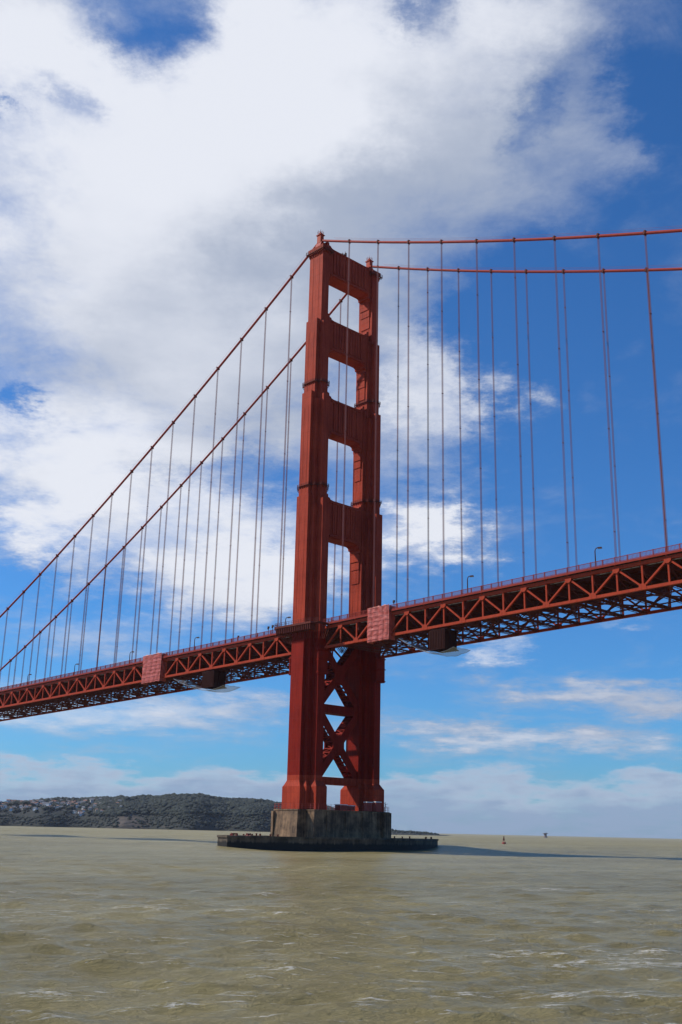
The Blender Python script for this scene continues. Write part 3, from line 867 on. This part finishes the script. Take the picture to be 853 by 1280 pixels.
for xx in (0, S / 2):
    for dx in (-0.45, 0.45):
        lb.beam((xx + dx, -13.3, -TD + 0.3), (xx + dx, 13.3, -TD + 0.3), 0.2, 0.3)
        lb.beam((xx + dx, -13.3, -TD - 0.35), (xx + dx, 13.3, -TD - 0.35), 0.16, 0.16)
    for q in range(16):
        y0 = -13.2 + q * 26.4 / 16
        lb.beam((xx - 0.45, y0, -TD + 0.3), (xx + 0.45, y0 + 26.4 / 16, -TD + 0.3), 0.12, 0.12)
        lb.beam((xx, y0, -TD - 0.3 + 0.6 * (q % 2)), (xx, y0 + 26.4 / 16, -TD + 0.3 - 0.6 * (q % 2)), 0.12, 0.12)
    for s_ in (-1, 1):
        for q in (0, 1):
            lb.beam((xx, s_ * (13.1 - 0.5 * q), -2.7), (xx, s_ * (5.2 - 0.5 * q), -TD + 0.4), 0.22, 0.22)
for s_ in (-1, 1):
    for (xa, ya, xb, yb) in ((0, 13.2, S / 2, 0), (S, 13.2, S / 2, 0)):
        for dy in (-0.42, 0.42):
            lb.beam((xa, s_ * (ya + dy - 0.4), -TD + 0.25 + xa * .0216), (xb, s_ * (yb + dy), -TD + 0.25 + xb * .0216), 0.2, 0.34)
        n = 12
        for q in range(n):
            t0, t1 = q / n, (q + 1) / n; f = 1 if q % 2 else -1
            lb.beam((xa + (xb - xa) * t0, s_ * (ya + (yb - ya) * t0 + f * .4), -TD + .25 + xa * .0216), (xa + (xb - xa) * t1, s_ * (ya + (yb - ya) * t1 - f * .4), -TD + .25 + xb * .0216), 0.12, 0.12)
for yy in (-5.5, 5.5):
    lb.beam((0, yy, -TD - 0.1), (S, yy, -TD - 0.1 + S * .0216), 0.3, 0.35)
    lb.beam((0, yy, -2.9), (S / 2, yy, -TD + .2), 0.2, 0.2); lb.beam((S, yy, -2.9 + .3), (S / 2, yy, -TD + .2), 0.2, 0.2)
fbo = lbo = None
stf = MB()
for n in range(-22, 30):
    if n == 0: continue
    x = nx(n); xl = x - S if n < 0 else x
    if n == -22: continue
    for xx in (x, x - S / 2 if n < 0 else x + S / 2):
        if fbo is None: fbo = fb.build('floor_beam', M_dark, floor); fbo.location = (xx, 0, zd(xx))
        else:
            if not (-250 < xx < 190):
                stf.beam((xx, -13, zd(xx) - 1.5), (xx, 13, zd(xx) - 1.5), 0.4, 2.2); continue
            o = fbo.copy(); col.objects.link(o); o.parent = floor; o.location = (xx, 0, zd(xx))
    if not (-250 < x < 190):
        for yy in (-1, 1):
            stf.beam((xl, yy * 13.2, zd(xl) - TD), (xl + S / 2, 0, zd(xl + S / 2) - TD), 0.5, 0.4); stf.beam((xl + S, yy * 13.2, zd(xl + S) - TD), (xl + S / 2, 0, zd(xl + S / 2) - TD), 0.5, 0.4)
        continue
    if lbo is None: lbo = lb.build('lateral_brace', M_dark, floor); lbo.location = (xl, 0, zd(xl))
    else:
        o = lbo.copy(); col.objects.link(o); o.parent = floor; o.location = (xl, 0, zd(xl))
tag(stf.build('floor_framing', M_dark, floor), None, None, None, 'stuff')

# railings and fascia
for (a, b_) in seg_list():
    for sg in (-1, 1):
        y = sg * 14.75
        mb = MB()
        mb.beam((a, y, zd(a) + 0.95), (b_, y, zd(b_) + 0.95), 0.22, 0.62)                    # fascia girder
        mb.beam((a, y, zd(a) + 2.66), (b_, y, zd(b_) + 2.66), 0.16, 0.13)
        mb.beam((a, y, zd(a) + 1.42), (b_, y, zd(b_) + 1.42), 0.12, 0.12)
        x = a + 0.1; k = 0
        while x < b_:
            if k % 10 == 0: mb.beam((x, y, zd(x) + 0.9), (x, y, zd(x) + 2.78), 0.24, 0.24, (1, 0, 0))
            elif -245 < x < 170: mb.beam((x, y, zd(x) + 1.4), (x, y, zd(x) + 2.65), 0.09, 0.09, (1, 0, 0))
            x += 0.381; k += 1
        mb.build('railing', M_rail, bridge)
# roadside barrier between sidewalk and traffic
for sg in (-1, 1):
    mb = MB()
    mb.beam((X0, sg * 9.05, zd(X0) + 1.55), (X1, sg * 9.05, zd(X1) + 1.55), 0.2, 0.5)
    x = X0
    while x < X1:
        mb.beam((x, sg * 9.05, zd(x) + 0.9), (x, sg * 9.05, zd(x) + 2.1), 0.16, 0.16, (1, 0, 0)); x += 2.54
    mb.build('traffic_barrier', M_rail, bridge)

# brackets from truss to sidewalk edge
for sg in (-1, 1):
    mb = MB()
    for n in list(range(-22, 0)) + list(range(1, 30)):
        for xx in (nx(n), nx(n) - S / 2 if n < 0 else nx(n) + S / 2):
            mb.beam((xx, sg * 14.1, zd(xx) + 0.1), (xx, sg * 14.7, zd(xx) + 0.7), 0.2, 0.25, (1, 0, 0))
    mb.build('sidewalk_bracket', M_truss, bridge)

# ------------------------------------------------------------------ pier and fender
def notch(rects, yo=0):
    (x1, w1), (x2, w2) = rects
    return [(-x2, -w2), (-x1, -w2), (-x1, -w1), (x1, -w1), (x1, -w2), (x2, -w2), (x2, w2), (x1, w2), (x1, w1), (-x1, w1), (-x1, w2), (-x2, w2)]
mb = MB()
mb.prism(notch([(6.4, 22.0), (10.5, 18.2)]), -3, 3.0)
mb.prism(notch([(6.35, 21.9), (10.4, 18.1)]), 3.0, 11.5, top=notch([(5.9, 21.2), (9.95, 17.6)]))
mb.prism(notch([(6.05, 21.35), (10.1, 17.75)]), 11.5, 11.96)
for y in (-12.0, -3.6, 4.4, 12.0):
    mb.box(10.0, 10.45, y - 0.3, y + 0.3, 2.0, 11.3)
mb.box(9.9, 11.6, 13.6, 17.0, -1, 11.7)
mb.box(-6.2, -5.2, -22.15, -21.0, 1.0, 11.3)
pier = mb.build('bridge_pier', M_pier)
tag(pier, 'tall stained concrete pier carrying the steel tower above the water', 'pier')

def lens(a, b, cy, n=22):
    r = []
    for s_ in (1, -1):
        for i in range(n + 1):
            t = -1 + 2 * i / n
            y = t * b
            x = 2.4 + (a - 2.4) * (1 - abs(t) ** 2.1) ** 0.92
            r.append((s_ * x, cy + (y if s_ > 0 else -y)))
    return r
o_ = lens(21.0, 49.3, 2.5); i_ = lens(21.0 - 5.5, 49.3 - 8.5, 2.5)
mb = MB(); n = len(o_)
def ring(z): return [(x, y, z) for x, y in o_] + [(x, y, z) for x, y in i_]
vs = ring(-4) + ring(3.3)
fs = []
for i in range(n):
    j = (i + 1) % n
    fs += [(i, j, 2 * n + j, 2 * n + i), (n + j, n + i, 3 * n + i, 3 * n + j), (2 * n + i, 2 * n + j, 3 * n + j, 3 * n + i), (j, i, n + i, n + j)]
mb.add(vs, fs)
# coping lip
def lip(off, z0, z1):
    L_ = []
    for i in range(n):
        p0 = Vector(o_[i - 1]); p1 = Vector(o_[(i + 1) % n]); t = (p1 - p0).normalized(); nn = Vector((t.y, -t.x))
        L_.append(Vector(o_[i]) + nn * off)
    M_ = []
    for i in range(n):
        p0 = Vector(o_[i - 1]); p1 = Vector(o_[(i + 1) % n]); t = (p1 - p0).normalized(); nn = Vector((t.y, -t.x))
        M_.append(Vector(o_[i]) - nn * 0.5)
    vs = [(p.x, p.y, z) for z in (z0, z1) for p in L_] + [(p.x, p.y, z) for z in (z0, z1) for p in M_]
    fs = []
    for i in range(n):
        j = (i + 1) % n
        fs += [(i, j, n + j, n + i), (n + i, n + j, 3 * n + j, 3 * n + i), (2 * n + j, 2 * n + i, 3 * n + i, 3 * n + j), (j, i, 2 * n + i, 2 * n + j)]
    mb.add(vs, fs)
lip(0.3, 2.72, 3.36)
fender = mb.build('fender_wall', M_fender)
tag(fender, 'low oval concrete fender wall ringing the bridge pier at the waterline', 'fender')

# railing round the top of the pier
mb = MB(); M_red = simple('red_oxide_paint', (0.33, 0.045, 0.03), 0.6)
op = notch([(5.8, 21.1), (9.85, 17.5)])
for i in range(12):
    a = Vector((*op[i], 0)); b_ = Vector((*op[(i + 1) % 12], 0)); L = (b_ - a).length
    for z in (12.5, 13.1, 13.7): mb.beam((a.x, a.y, z), (b_.x, b_.y, z), 0.045, 0.045)
    k = max(1, int(L / 1.8))
    for q in range(k):
        p = a.lerp(b_, q / k); mb.box(p.x - .045, p.x + .045, p.y - .045, p.y + .045, 11.9, 13.75)
tag(mb.build('guard_railing', M_red), 'thin red guard railing round the top of the concrete pier', 'railing')

# work gear on the pier between the legs
M_white = simple('white_paint', (0.8, 0.8, 0.78), 0.5, 0, 0.05)
def gear(kind, x, y, w_, d_, h_, lab):
    r = empty(kind, (x, y, 11.96))
    mb = MB(); mb.box(-w_ / 2, w_ / 2, -d_ / 2, d_ / 2, 0.15, h_)
    for q in range(int(d_ / 0.5)): mb.box(-w_ / 2 - 0.05, w_ / 2 + 0.05, -d_ / 2 + 0.15 + q * 0.5, -d_ / 2 + 0.3 + q * 0.5, 0.25, h_ - 0.1)
    mb.build('body', M_red, r)
    mb = MB(); mb.box(-w_ / 2 - .15, w_ / 2 + .15, -d_ / 2 - .15, d_ / 2 + .15, h_, h_ + 0.28); mb.build('roof', M_white, r)
    mb = MB()
    for sx in (-1, 1):
        for sy in (-1, 1): mb.box(sx * w_ / 2 - .1 * sx - .1, sx * w_ / 2 - .1 * sx + .1, sy * d_ / 2 - .1 * sy - .1, sy * d_ / 2 - .1 * sy + .1, 0, 0.15)
    mb.build('feet', M_dark, r)
    tag(r, lab, 'work shed', 'work sheds on the pier')
gear('work_shed', 7.5, -3.2, 2.4, 3.4, 1.7, 'low red work shed with white roof standing between the tower legs, left one')
gear('work_shed', 7.2, 1.4, 2.2, 2.2, 1.55, 'small red work shed with white roof standing between the tower legs, middle one')
gear('work_shed', 8.9, 8.2, 1.6, 2.4, 2.9, 'upright red shed with white roof against the shaded right tower leg, shorter one')
gear('work_shed', 9.2, 12.4, 1.3, 2.6, 3.1, 'upright red shed with white roof against the shaded right tower leg, wider one')
# mast with antenna at the right corner of the pier
mb = MB(); mb.tube([(5.2, 20.6, 11.9), (5.2, 20.6, 15.4)], 0.09, 6); mb.beam((5.2, 19.4, 14.2), (5.2, 21.8, 14.9), .1, .1); mb.beam((5.2, 20.0, 15.3), (5.2, 21.2, 13.6), .08, .08)
tag(mb.build('mast', M_lamp), 'short dark mast with crossed arms at the right end of the pier top', 'mast')

# bollards and coping gear along the fender
def bollard(x, y, z, proto=[None], h=0.9):
    if proto[0] is None:
        mb = MB(); mb.tube([(0, 0, 0), (0, 0, 0.62), (0, 0, 0.66), (0, 0, 0.95)], [0.24, 0.24, 0.36, 0.30], 8)
        proto[0] = mb.build('bollard', M_dark); o = proto[0]
        tag(o, 'short dark mooring bollard on the fender wall', 'bollard', 'bollards along the fender wall')
    else: o = proto[0].copy(); col.objects.link(o)
    o.location = (x, y, z); o.scale = (1, 1, h)
rb_ = random.Random(3)
mid = lens(21.0 - 2.5, 49.3 - 4, 2.5, 34)
for i, (x, y) in enumerate(mid):
    if not (x > 0 and abs(y) < 30) and rb_.random() < 0.6: bollard(x + rb_.uniform(-.5, .5), y + rb_.uniform(-1, 1), 3.3, h=rb_.uniform(0.5, 0.8))
M_hoop = simple('red_machinery_paint', (0.30, 0.05, 0.04), 0.6)
for i, (y, L, lab) in enumerate(((-43.5, 3.0, 'low red winch frame near the left tip of the fender wall'), (-38.5, 2.2, 'smaller red winch frame on the left part of the fender wall'))):
    r = empty('winch', (1.5 + i, y, 3.3)); tag(r, lab, 'winch', 'winches on the fender wall')
    mb = MB()
    for s_ in (-1, 1):
        mb.box(-1, 1, s_ * L / 2 - 0.1, s_ * L / 2 + 0.1, 0, 0.25); mb.beam((-.9, s_ * L / 2, .2), (0, s_ * L / 2, 1.15), .16, .16, (0, 1, 0)); mb.beam((.9, s_ * L / 2, .2), (0, s_ * L / 2, 1.15), .16, .16, (0, 1, 0))
    mb.build('frame', M_hoop, r); r.scale = (0.7, 0.7, 0.6)
    mb = MB(); mb.tube([(0, -L / 2, .9), (0, -L / 2 + .1, .9), (0, L / 2 - .1, .9), (0, L / 2, .9)], [.5, .38, .38, .5], 12); mb.build('drum', M_dark, r)

# ------------------------------------------------------------------ tarpaulins on the truss
m_tarp, nt, gt, b = material('faded_red_tarpaulin')
tcn = gt.n('ShaderNodeTexCoord').outputs['Object']
nn_ = gt.noise(tcn, 0.7, 5, 0.6).outputs['Fac']
nt.links.new(gt.mix(gt.mr(nn_, .35, .65), (0.38, 0.058, 0.036), (0.48, 0.092, 0.06)), b.inputs['Base Color'])
b.inputs['Roughness'].default_value = 0.5
def tarp(x0, x1, lab, seed):
    """billowing quilted sheeting wrapped round the truss"""
    rr = random.Random(seed)
    root = empty('tarpaulin', (x0, -W, zd(x0) - TD)); tag(root, lab, 'tarpaulin', 'containment sheets on the bridge truss')
    nu, nv = 44, 46; L = x1 - x0
    mb = MB(); vs = []; fs = []
    for i in range(nu + 1):
        for j in range(nv + 1):
            u = i / nu; v = j / nv
            x = u * L; xx = x0 + x
            z = -1.6 + v * (TD + 4.6) + (zd(xx) - zd(x0))
            uw = u + 0.035 * math.sin(v * 4 + seed) + 0.03 * math.sin(u * 7); cu = abs(math.sin(uw * math.pi * 4.2)) ** 0.6; cv = abs(math.sin((v + 0.02 * math.sin(u * 5 + seed)) * math.pi * 8)) ** 0.35
            bulge = 0.26 * cu + 0.05 * cv
            bulge += 0.14 * mn.noise(Vector((u * 6, v * 9, seed))) + 0.05 * mn.noise(Vector((u * 30, v * 30, seed)))
            y = -1.45 - bulge
            x += 0.25 * mn.noise(Vector((v * 5, seed, 1))) * (1 if i in (0, nu) else 0)
            z += 0.35 * mn.noise(Vector((u * 7, seed, 2))) * (1 if j in (0, nv) else 0)
            vs.append((x, y, z))
    for i in range(nu):
        for j in range(nv):
            fs.append((i * (nv + 1) + j, (i + 1) * (nv + 1) + j, (i + 1) * (nv + 1) + j + 1, i * (nv + 1) + j + 1))
    mb.add(vs, fs); o = mb.build('sheet', m_tarp, root, smooth=True)
    so_ = o.modifiers.new('thick', 'SOLIDIFY'); so_.thickness = 0.06
    # side return and bottom return
    mb = MB(); vs = []; fs = []
    for sx, xx in ((0, 0.06), (1, L - 0.06)):
        b0 = len(vs)
        for a_ in range(9):
            for j in range(nv + 1):
                v = j / nv
                vs.append((xx + 0.12 * math.sin(v * 19 + a_), -1.4 + a_ * 0.32, -1.6 + v * (TD + 4.2) + (zd(x0 + xx) - zd(x0))))
        for a_ in range(8):
            for j in range(nv): fs.append((b0 + a_ * (nv + 1) + j, b0 + (a_ + 1) * (nv + 1) + j, b0 + (a_ + 1) * (nv + 1) + j + 1, b0 + a_ * (nv + 1) + j + 1))
    mb.add(vs, fs); o = mb.build('side_flap', m_tarp, root, smooth=True)
    o.modifiers.new('thick', 'SOLIDIFY').thickness = 0.05
    mb = MB()
    for k in range(8):
        zz = -1.5 + (k + 0.5) * (TD + 4.4) / 7.6
        mb.beam((0, -1.86, zz), (L, -1.86, zz + L * .0216), 0.06, 0.09)
    mb.build('strap', M_red, root)
tarp(30.6, 40.4, 'quilted red sheeting hung on the truss just right of the tower', 3)
tarp(-99.6, -86.4, 'quilted red sheeting hung on the truss of the far left span', 8)

# ------------------------------------------------------------------ maintenance travellers and nets
m_net, nt, gn_, b = material('pale_safety_net')
tcn = gn_.n('ShaderNodeTexCoord').outputs['Object']
sp = gn_.n('ShaderNodeSeparateXYZ'); nt.links.new(tcn, sp.inputs[0])
def ln(c): return gn_.m('LESS_THAN', gn_.m('FRACT', gn_.m('MULTIPLY', c, 2.2)), 0.30)
mk = gn_.m('MAXIMUM', ln(sp.outputs[0]), ln(sp.outputs[1]))
b.inputs['Base Color'].default_value = (0.42, 0.44, 0.46, 1); b.inputs['Roughness'].default_value = 0.8
nt.links.new(mk, b.inputs['Alpha'])
M_trav = painted_steel('dark_traveller_steel', (0.045, 0.013, 0.010), streak=0.4, rough=0.7)
M_grope = simple('grey_rope', (0.22, 0.23, 0.24), 0.8)
def traveller(xa, xb, labt, net0, net1, labn):
    zt = zd(xa) - TD - 0.7
    r = empty('maintenance_traveller', (xa, -W, zt)); tag(r, labt, 'traveller', 'maintenance travellers under the deck')
    L = xb - xa
    mb = MB()
    D = 5.0
    for y0 in (0.0, 2.4, 5.4):
        for z in (-0.2, -2.2, -4.0, -D - 1.2):
            mb.beam((0, y0, z), (L, y0, z + L * .0216), 0.25, 0.3)
        for q in range(7): mb.beam((L * q / 6, y0, -0.1), (L * q / 6, y0, -D - 1.2), 0.22, 0.24, (1, 0, 0))
        for q in range(6): mb.beam((L * q / 6, y0, -0.3), (L * (q + 1) / 6, y0, -D - 1.0), 0.16, 0.16, (0, 1, 0))
    for z in (-0.2, -D - 1.2):
        for q in range(7): mb.beam((L * q / 6, 0, z), (L * q / 6, 6.5, z), 0.2, 0.26)
    mb.build('frame', M_trav, r)
    mb = MB(); mb.box(0.3, L - 0.3, 0.1, 6.5, -D - 1.0, -D - 0.8)
    mb.build('platform', M_trav, r)
    mb = MB()
    mb.box(0.15, L - 0.15, -0.18, -0.1, -D - 0.9, -0.4); mb.box(L - 0.2, L - 0.12, -0.1, 5.4, -D - 0.9, -0.4)
    for q in range(9): mb.box(0.4 + q * (L - 1) / 8, 0.52 + q * (L - 1) / 8, -0.3, -0.18, -D - 0.8, -0.5)
    mb.build('side_panel', M_trav, r)
    mb = MB()
    for s_ in (1.5, L - 1.5): mb.tube([(s_, 0.0, 0.0), (s_, 0.35, 0.0)], 0.42, 12)
    mb.build('wheel', M_lamp, r)
    # net
    nu, nv = 60, 20; vs = []; fs = []
    zb0 = -D - 1.0
    LN = net1 - net0
    for i in range(nu + 1):
        u = i / nu
        for j in range(nv + 1):
            v = j / nv
            zend = (zd(net0) - TD - zd(xa) + TD) + (0 if u > .5 else 0)
            tt = (u * LN + net0)
            edge = -2.6 if tt < xa else (-D - 1.25)
            zz = edge + (zb0 - edge) * 0 - 2.2 * math.sin(math.pi * min(1, u * 1.02)) ** 0.9 * (0.55 + 0.45 * math.sin(math.pi * v))
            if tt < xa:
                q = (tt - net0) / (xa - net0); zz = (-1.2 * (1 - q) + (-D - 1.3) * q) - 1.0 * math.sin(math.pi * q) * (0.5 + 0.5 * math.sin(math.pi * v)) - 0.8 * q
            else:
                q = (tt - xa) / (net1 - xa); zz = -D - 1.3 - 0.8 * (1 - q) - 0.7 * math.sin(math.pi * q) 
            zz += 0.25 * mn.noise(Vector((u * 9, v * 4, xa)))
            vs.append((u * LN, -0.4 + v * 8.0, zz))
    for i in range(nu):
        for j in range(nv): fs.append((i * (nv + 1) + j, (i + 1) * (nv + 1) + j, (i + 1) * (nv + 1) + j + 1, i * (nv + 1) + j + 1))
    mb = MB(); mb.add(vs, fs)
    nr = empty('safety_net', (net0, -W, zt)); tag(nr, labn, 'net', 'safety nets under the deck')
    mb.build('netting', m_net, nr, smooth=True)
    mb = MB()
    for j in (0, nv): mb.tube([vs[i * (nv + 1) + j] for i in range(nu + 1)], 0.05, 5)
    for i in (0, nu): mb.tube([vs[i * (nv + 1) + j] for j in range(nv + 1)], 0.05, 5)
    mb.build('edge_rope', M_grope, nr)
traveller(56.2, 62.4, 'dark steel maintenance traveller under the deck right of the tower', 43.5, 66.2, 'pale safety net sagging under the deck right of the tower')
traveller(-60.0, -53.0, 'dark steel maintenance traveller under the deck of the left span', -79.0, -46.0, 'pale safety net sagging under the deck of the left span')

# ------------------------------------------------------------------ lamps and poles on the deck
M_glass = simple('lamp_glass', (0.35, 0.30, 0.22), 0.3)
def lamp(x, y, lab, flip=1, h=7.0, proto={}):
    if flip not in proto:
        r = empty('street_lamp'); proto[flip] = r
        mb = MB(); mb.tube([(0, 0, 0), (0, 0, 0.9), (0, 0, 1.0), (0, 0, 5.9)], [0.28, 0.28, 0.19, 0.15], 8)
        mb.tube([(0, 0, 5.9), (0.12, 0.03 * flip, 6.35), (0.4, 0.1 * flip, 6.68), (0.8, 0.3 * flip, 6.84), (1.1, 0.5 * flip, 6.86)], 0.13, 7)
        mb.build('pole', M_lamp, r)
        mb = MB()
        mb.prism([(0.75, 0.1 * flip), (1.9, 0.55 * flip), (1.75, 1.05 * flip), (0.6, 0.6 * flip)][::flip], 6.62, 7.0, top=[(0.9, 0.25 * flip), (1.75, 0.6 * flip), (1.65, 0.9 * flip), (0.8, 0.55 * flip)][::flip])
        mb.build('lamp_head', M_lamp, r)
        mb = MB(); mb.prism([(0.8, 0.2 * flip), (1.8, 0.6 * flip), (1.7, 0.97 * flip), (0.7, 0.57 * flip)][::flip], 6.48, 6.62); mb.build('lamp_glass', M_glass, r)
        o = r
    else: o = dup(proto[flip])
    o.location = (x, y, zd(x) + 1.08); o.scale = (1, 1, h / 7.0)
    tag(o, lab, 'street lamp', 'street lamps along the bridge deck')
for x, h, lab in ((115.0, 6.9, 'street lamp on the near sidewalk, nearest the right edge of the photo'), (69.4, 6.9, 'street lamp on the near sidewalk right of the tower, second from the right edge'),
                  (-15.5, 6.6, 'street lamp on the near sidewalk just left of the tower leg'), (-70.5, 6.6, 'street lamp on the left span, second from the tower'),
                  (-116.8, 6.6, 'street lamp on the left span just beyond the hanging tarpaulin'), (-162.1, 6.6, 'street lamp on the left span, second from the left edge of the photo'),
                  (-206.0, 6.6, 'street lamp on the left span, nearest the left edge of the photo')):
    lamp(x, -11.0, lab, 1, h)
def post(x, y, h, lab, proto=[None]):
    if proto[0] is None:
        r = empty('camera_pole'); proto[0] = r
        mb = MB(); mb.tube([(0, 0, 0), (0, 0, 1.0)], 0.11, 7); mb.build('pole', M_lamp, r)
        mb = MB(); mb.box(-0.32, 0.32, -0.25, 0.25, 0.9, 1.06); mb.box(-0.2, 0.2, -0.4, 0.1, 0.80, 0.9); mb.build('sensor_box', M_lamp, r)
        o = r
    else: o = dup(proto[0])
    o.location = (x, y, zd(x) + 1.08); o.scale = (1, 1, h)
    tag(o, lab, 'pole', 'short poles on the bridge deck')
post(38.4, -11.0, 3.9, 'short pole with a dark box on the deck right of the tarpaulin')
post(-42.6, -11.0, 3.2, 'short pole with a dark box on the left span, the one farther from the tower')
post(-25.0, -11.0, 4.2, 'short pole with a dark box left of the tower, left one of the pair')
post(-22.0, -11.5, 4.2, 'short pole with a dark box left of the tower, right one of the pair')

# antenna cluster on the top strut
r = empty('antenna_cluster', (0.8, -1.6, 223.6)); tag(r, 'small antenna cluster on the top cross strut of the tower', 'antenna')
mb = MB()
for (x, y, h) in ((-.5, -1.4, 1.6), (0, -0.6, 2.6), (.3, 0.5, 3.4), (-.2, 1.0, 2.9)): mb.tube([(x, y, 0), (x, y, h)], 0.07, 6)
mb.beam((-.5, -1.5, 1.1), (.2, 1.1, 1.3), .1, .1); mb.beam((-.4, -1.5, 2.0), (.2, 1.1, 2.2), .08, .08); mb.build('mast', M_lamp, r)
mb = MB(); mb.box(-.3, .3, .7, 1.3, 1.6, 3.0); mb.box(-.2, .3, -1.0, -.5, 1.2, 2.0); mb.tube([(.3, .1, 1.4), (.5, .1, 1.4)], .5, 12); mb.build('panel', M_lamp, r)

# ------------------------------------------------------------------ things out on the water
bp_ = Vector((CAM.x, CAM.y, 0)) + (HF + HR * ((630 - 417.5) / 1374)) * 760
r = empty('buoy', (bp_.x, bp_.y, WZ)); tag(r, 'small red channel buoy on the water right of the pier', 'buoy')
mb = MB(); mb.tube([(0, 0, -.6), (0, 0, .9), (0, 0, 1.1)], [1.35, 1.35, 1.1], 14); mb.build('float', M_hoop, r)
mb = MB()
for k in range(4):
    t = math.pi / 4 + k * math.pi / 2; mb.beam((1.0 * math.cos(t), 1.0 * math.sin(t), 1.0), (.25 * math.cos(t), .25 * math.sin(t), 4.2), .14, .14)
for z, q in ((2.0, .78), (3.1, .5)):
    for k in range(4):
        t = math.pi / 4 + k * math.pi / 2; t2 = t + math.pi / 2; mb.beam((q * math.cos(t), q * math.sin(t), z), (q * math.cos(t2), q * math.sin(t2), z), .1, .1)
mb.build('lattice', M_hoop, r)
mb = MB(); mb.tube([(0, 0, 4.1), (0, 0, 4.7), (0, 0, 5.0)], [.4, .4, .1], 10); mb.box(-.04, .04, -.7, .7, 2.2, 3.6); mb.build('lantern', M_lamp, r)
lp = Vector((CAM.x, CAM.y, 0)) + (HF + HR * ((682 - 417.5) / 1374)) * 3600
r = empty('lighthouse', (lp.x, lp.y, WZ)); tag(r, 'tiny squat offshore lighthouse standing on the horizon at right', 'lighthouse')
M_rock = simple('lighthouse_steel', (0.22, 0.17, 0.15), 0.7)
mb = MB(); mb.tube([(0, 0, -3), (0, 0, 3), (0, 0, 3.2), (0, 0, 13)], [6.5, 6.5, 4.6, 4.2], 16); mb.build('caisson', M_rock, r)
mb = MB(); mb.tube([(0, 0, 13), (0, 0, 14.2)], 9.0, 16)
for k in range(8): t = k * math.pi / 4; mb.beam((4.2 * math.cos(t), 4.2 * math.sin(t), 10), (8.5 * math.cos(t), 8.5 * math.sin(t), 13), .4, .4)
mb.build('landing_deck', M_rock, r)
mb = MB(); mb.tube([(3, 0, 14.2), (3, 0, 17)], .7, 8); mb.build('lantern', M_lamp, r)

# ------------------------------------------------------------------ haze
hz_ = MB()
c_ = Vector((CAM.x, CAM.y, 0)) + HF * 2000
hz_.box(c_.x - 4200, c_.x + 4200, c_.y - 4200, c_.y + 4200, -6, 270)
ho_ = hz_.build('haze', None) if False else None
mh = bpy.data.materials.new('haze_air'); mh.use_nodes = True; mh.node_tree.nodes.clear()
pv = mh.node_tree.nodes.new('ShaderNodeVolumePrincipled'); ou = mh.node_tree.nodes.new('ShaderNodeOutputMaterial')
pv.inputs['Color'].default_value = (0.80, 0.87, 1.0, 1); pv.inputs['Density'].default_value = 0.000022; pv.inputs['Anisotropy'].default_value = 0.2
mh.node_tree.links.new(pv.outputs[0], ou.inputs['Volume'])
if 0.000022 > 0:
    ho_ = hz_.build('haze', mh)
    tag(ho_, 'thin sea haze over the strait', None, None, 'stuff')
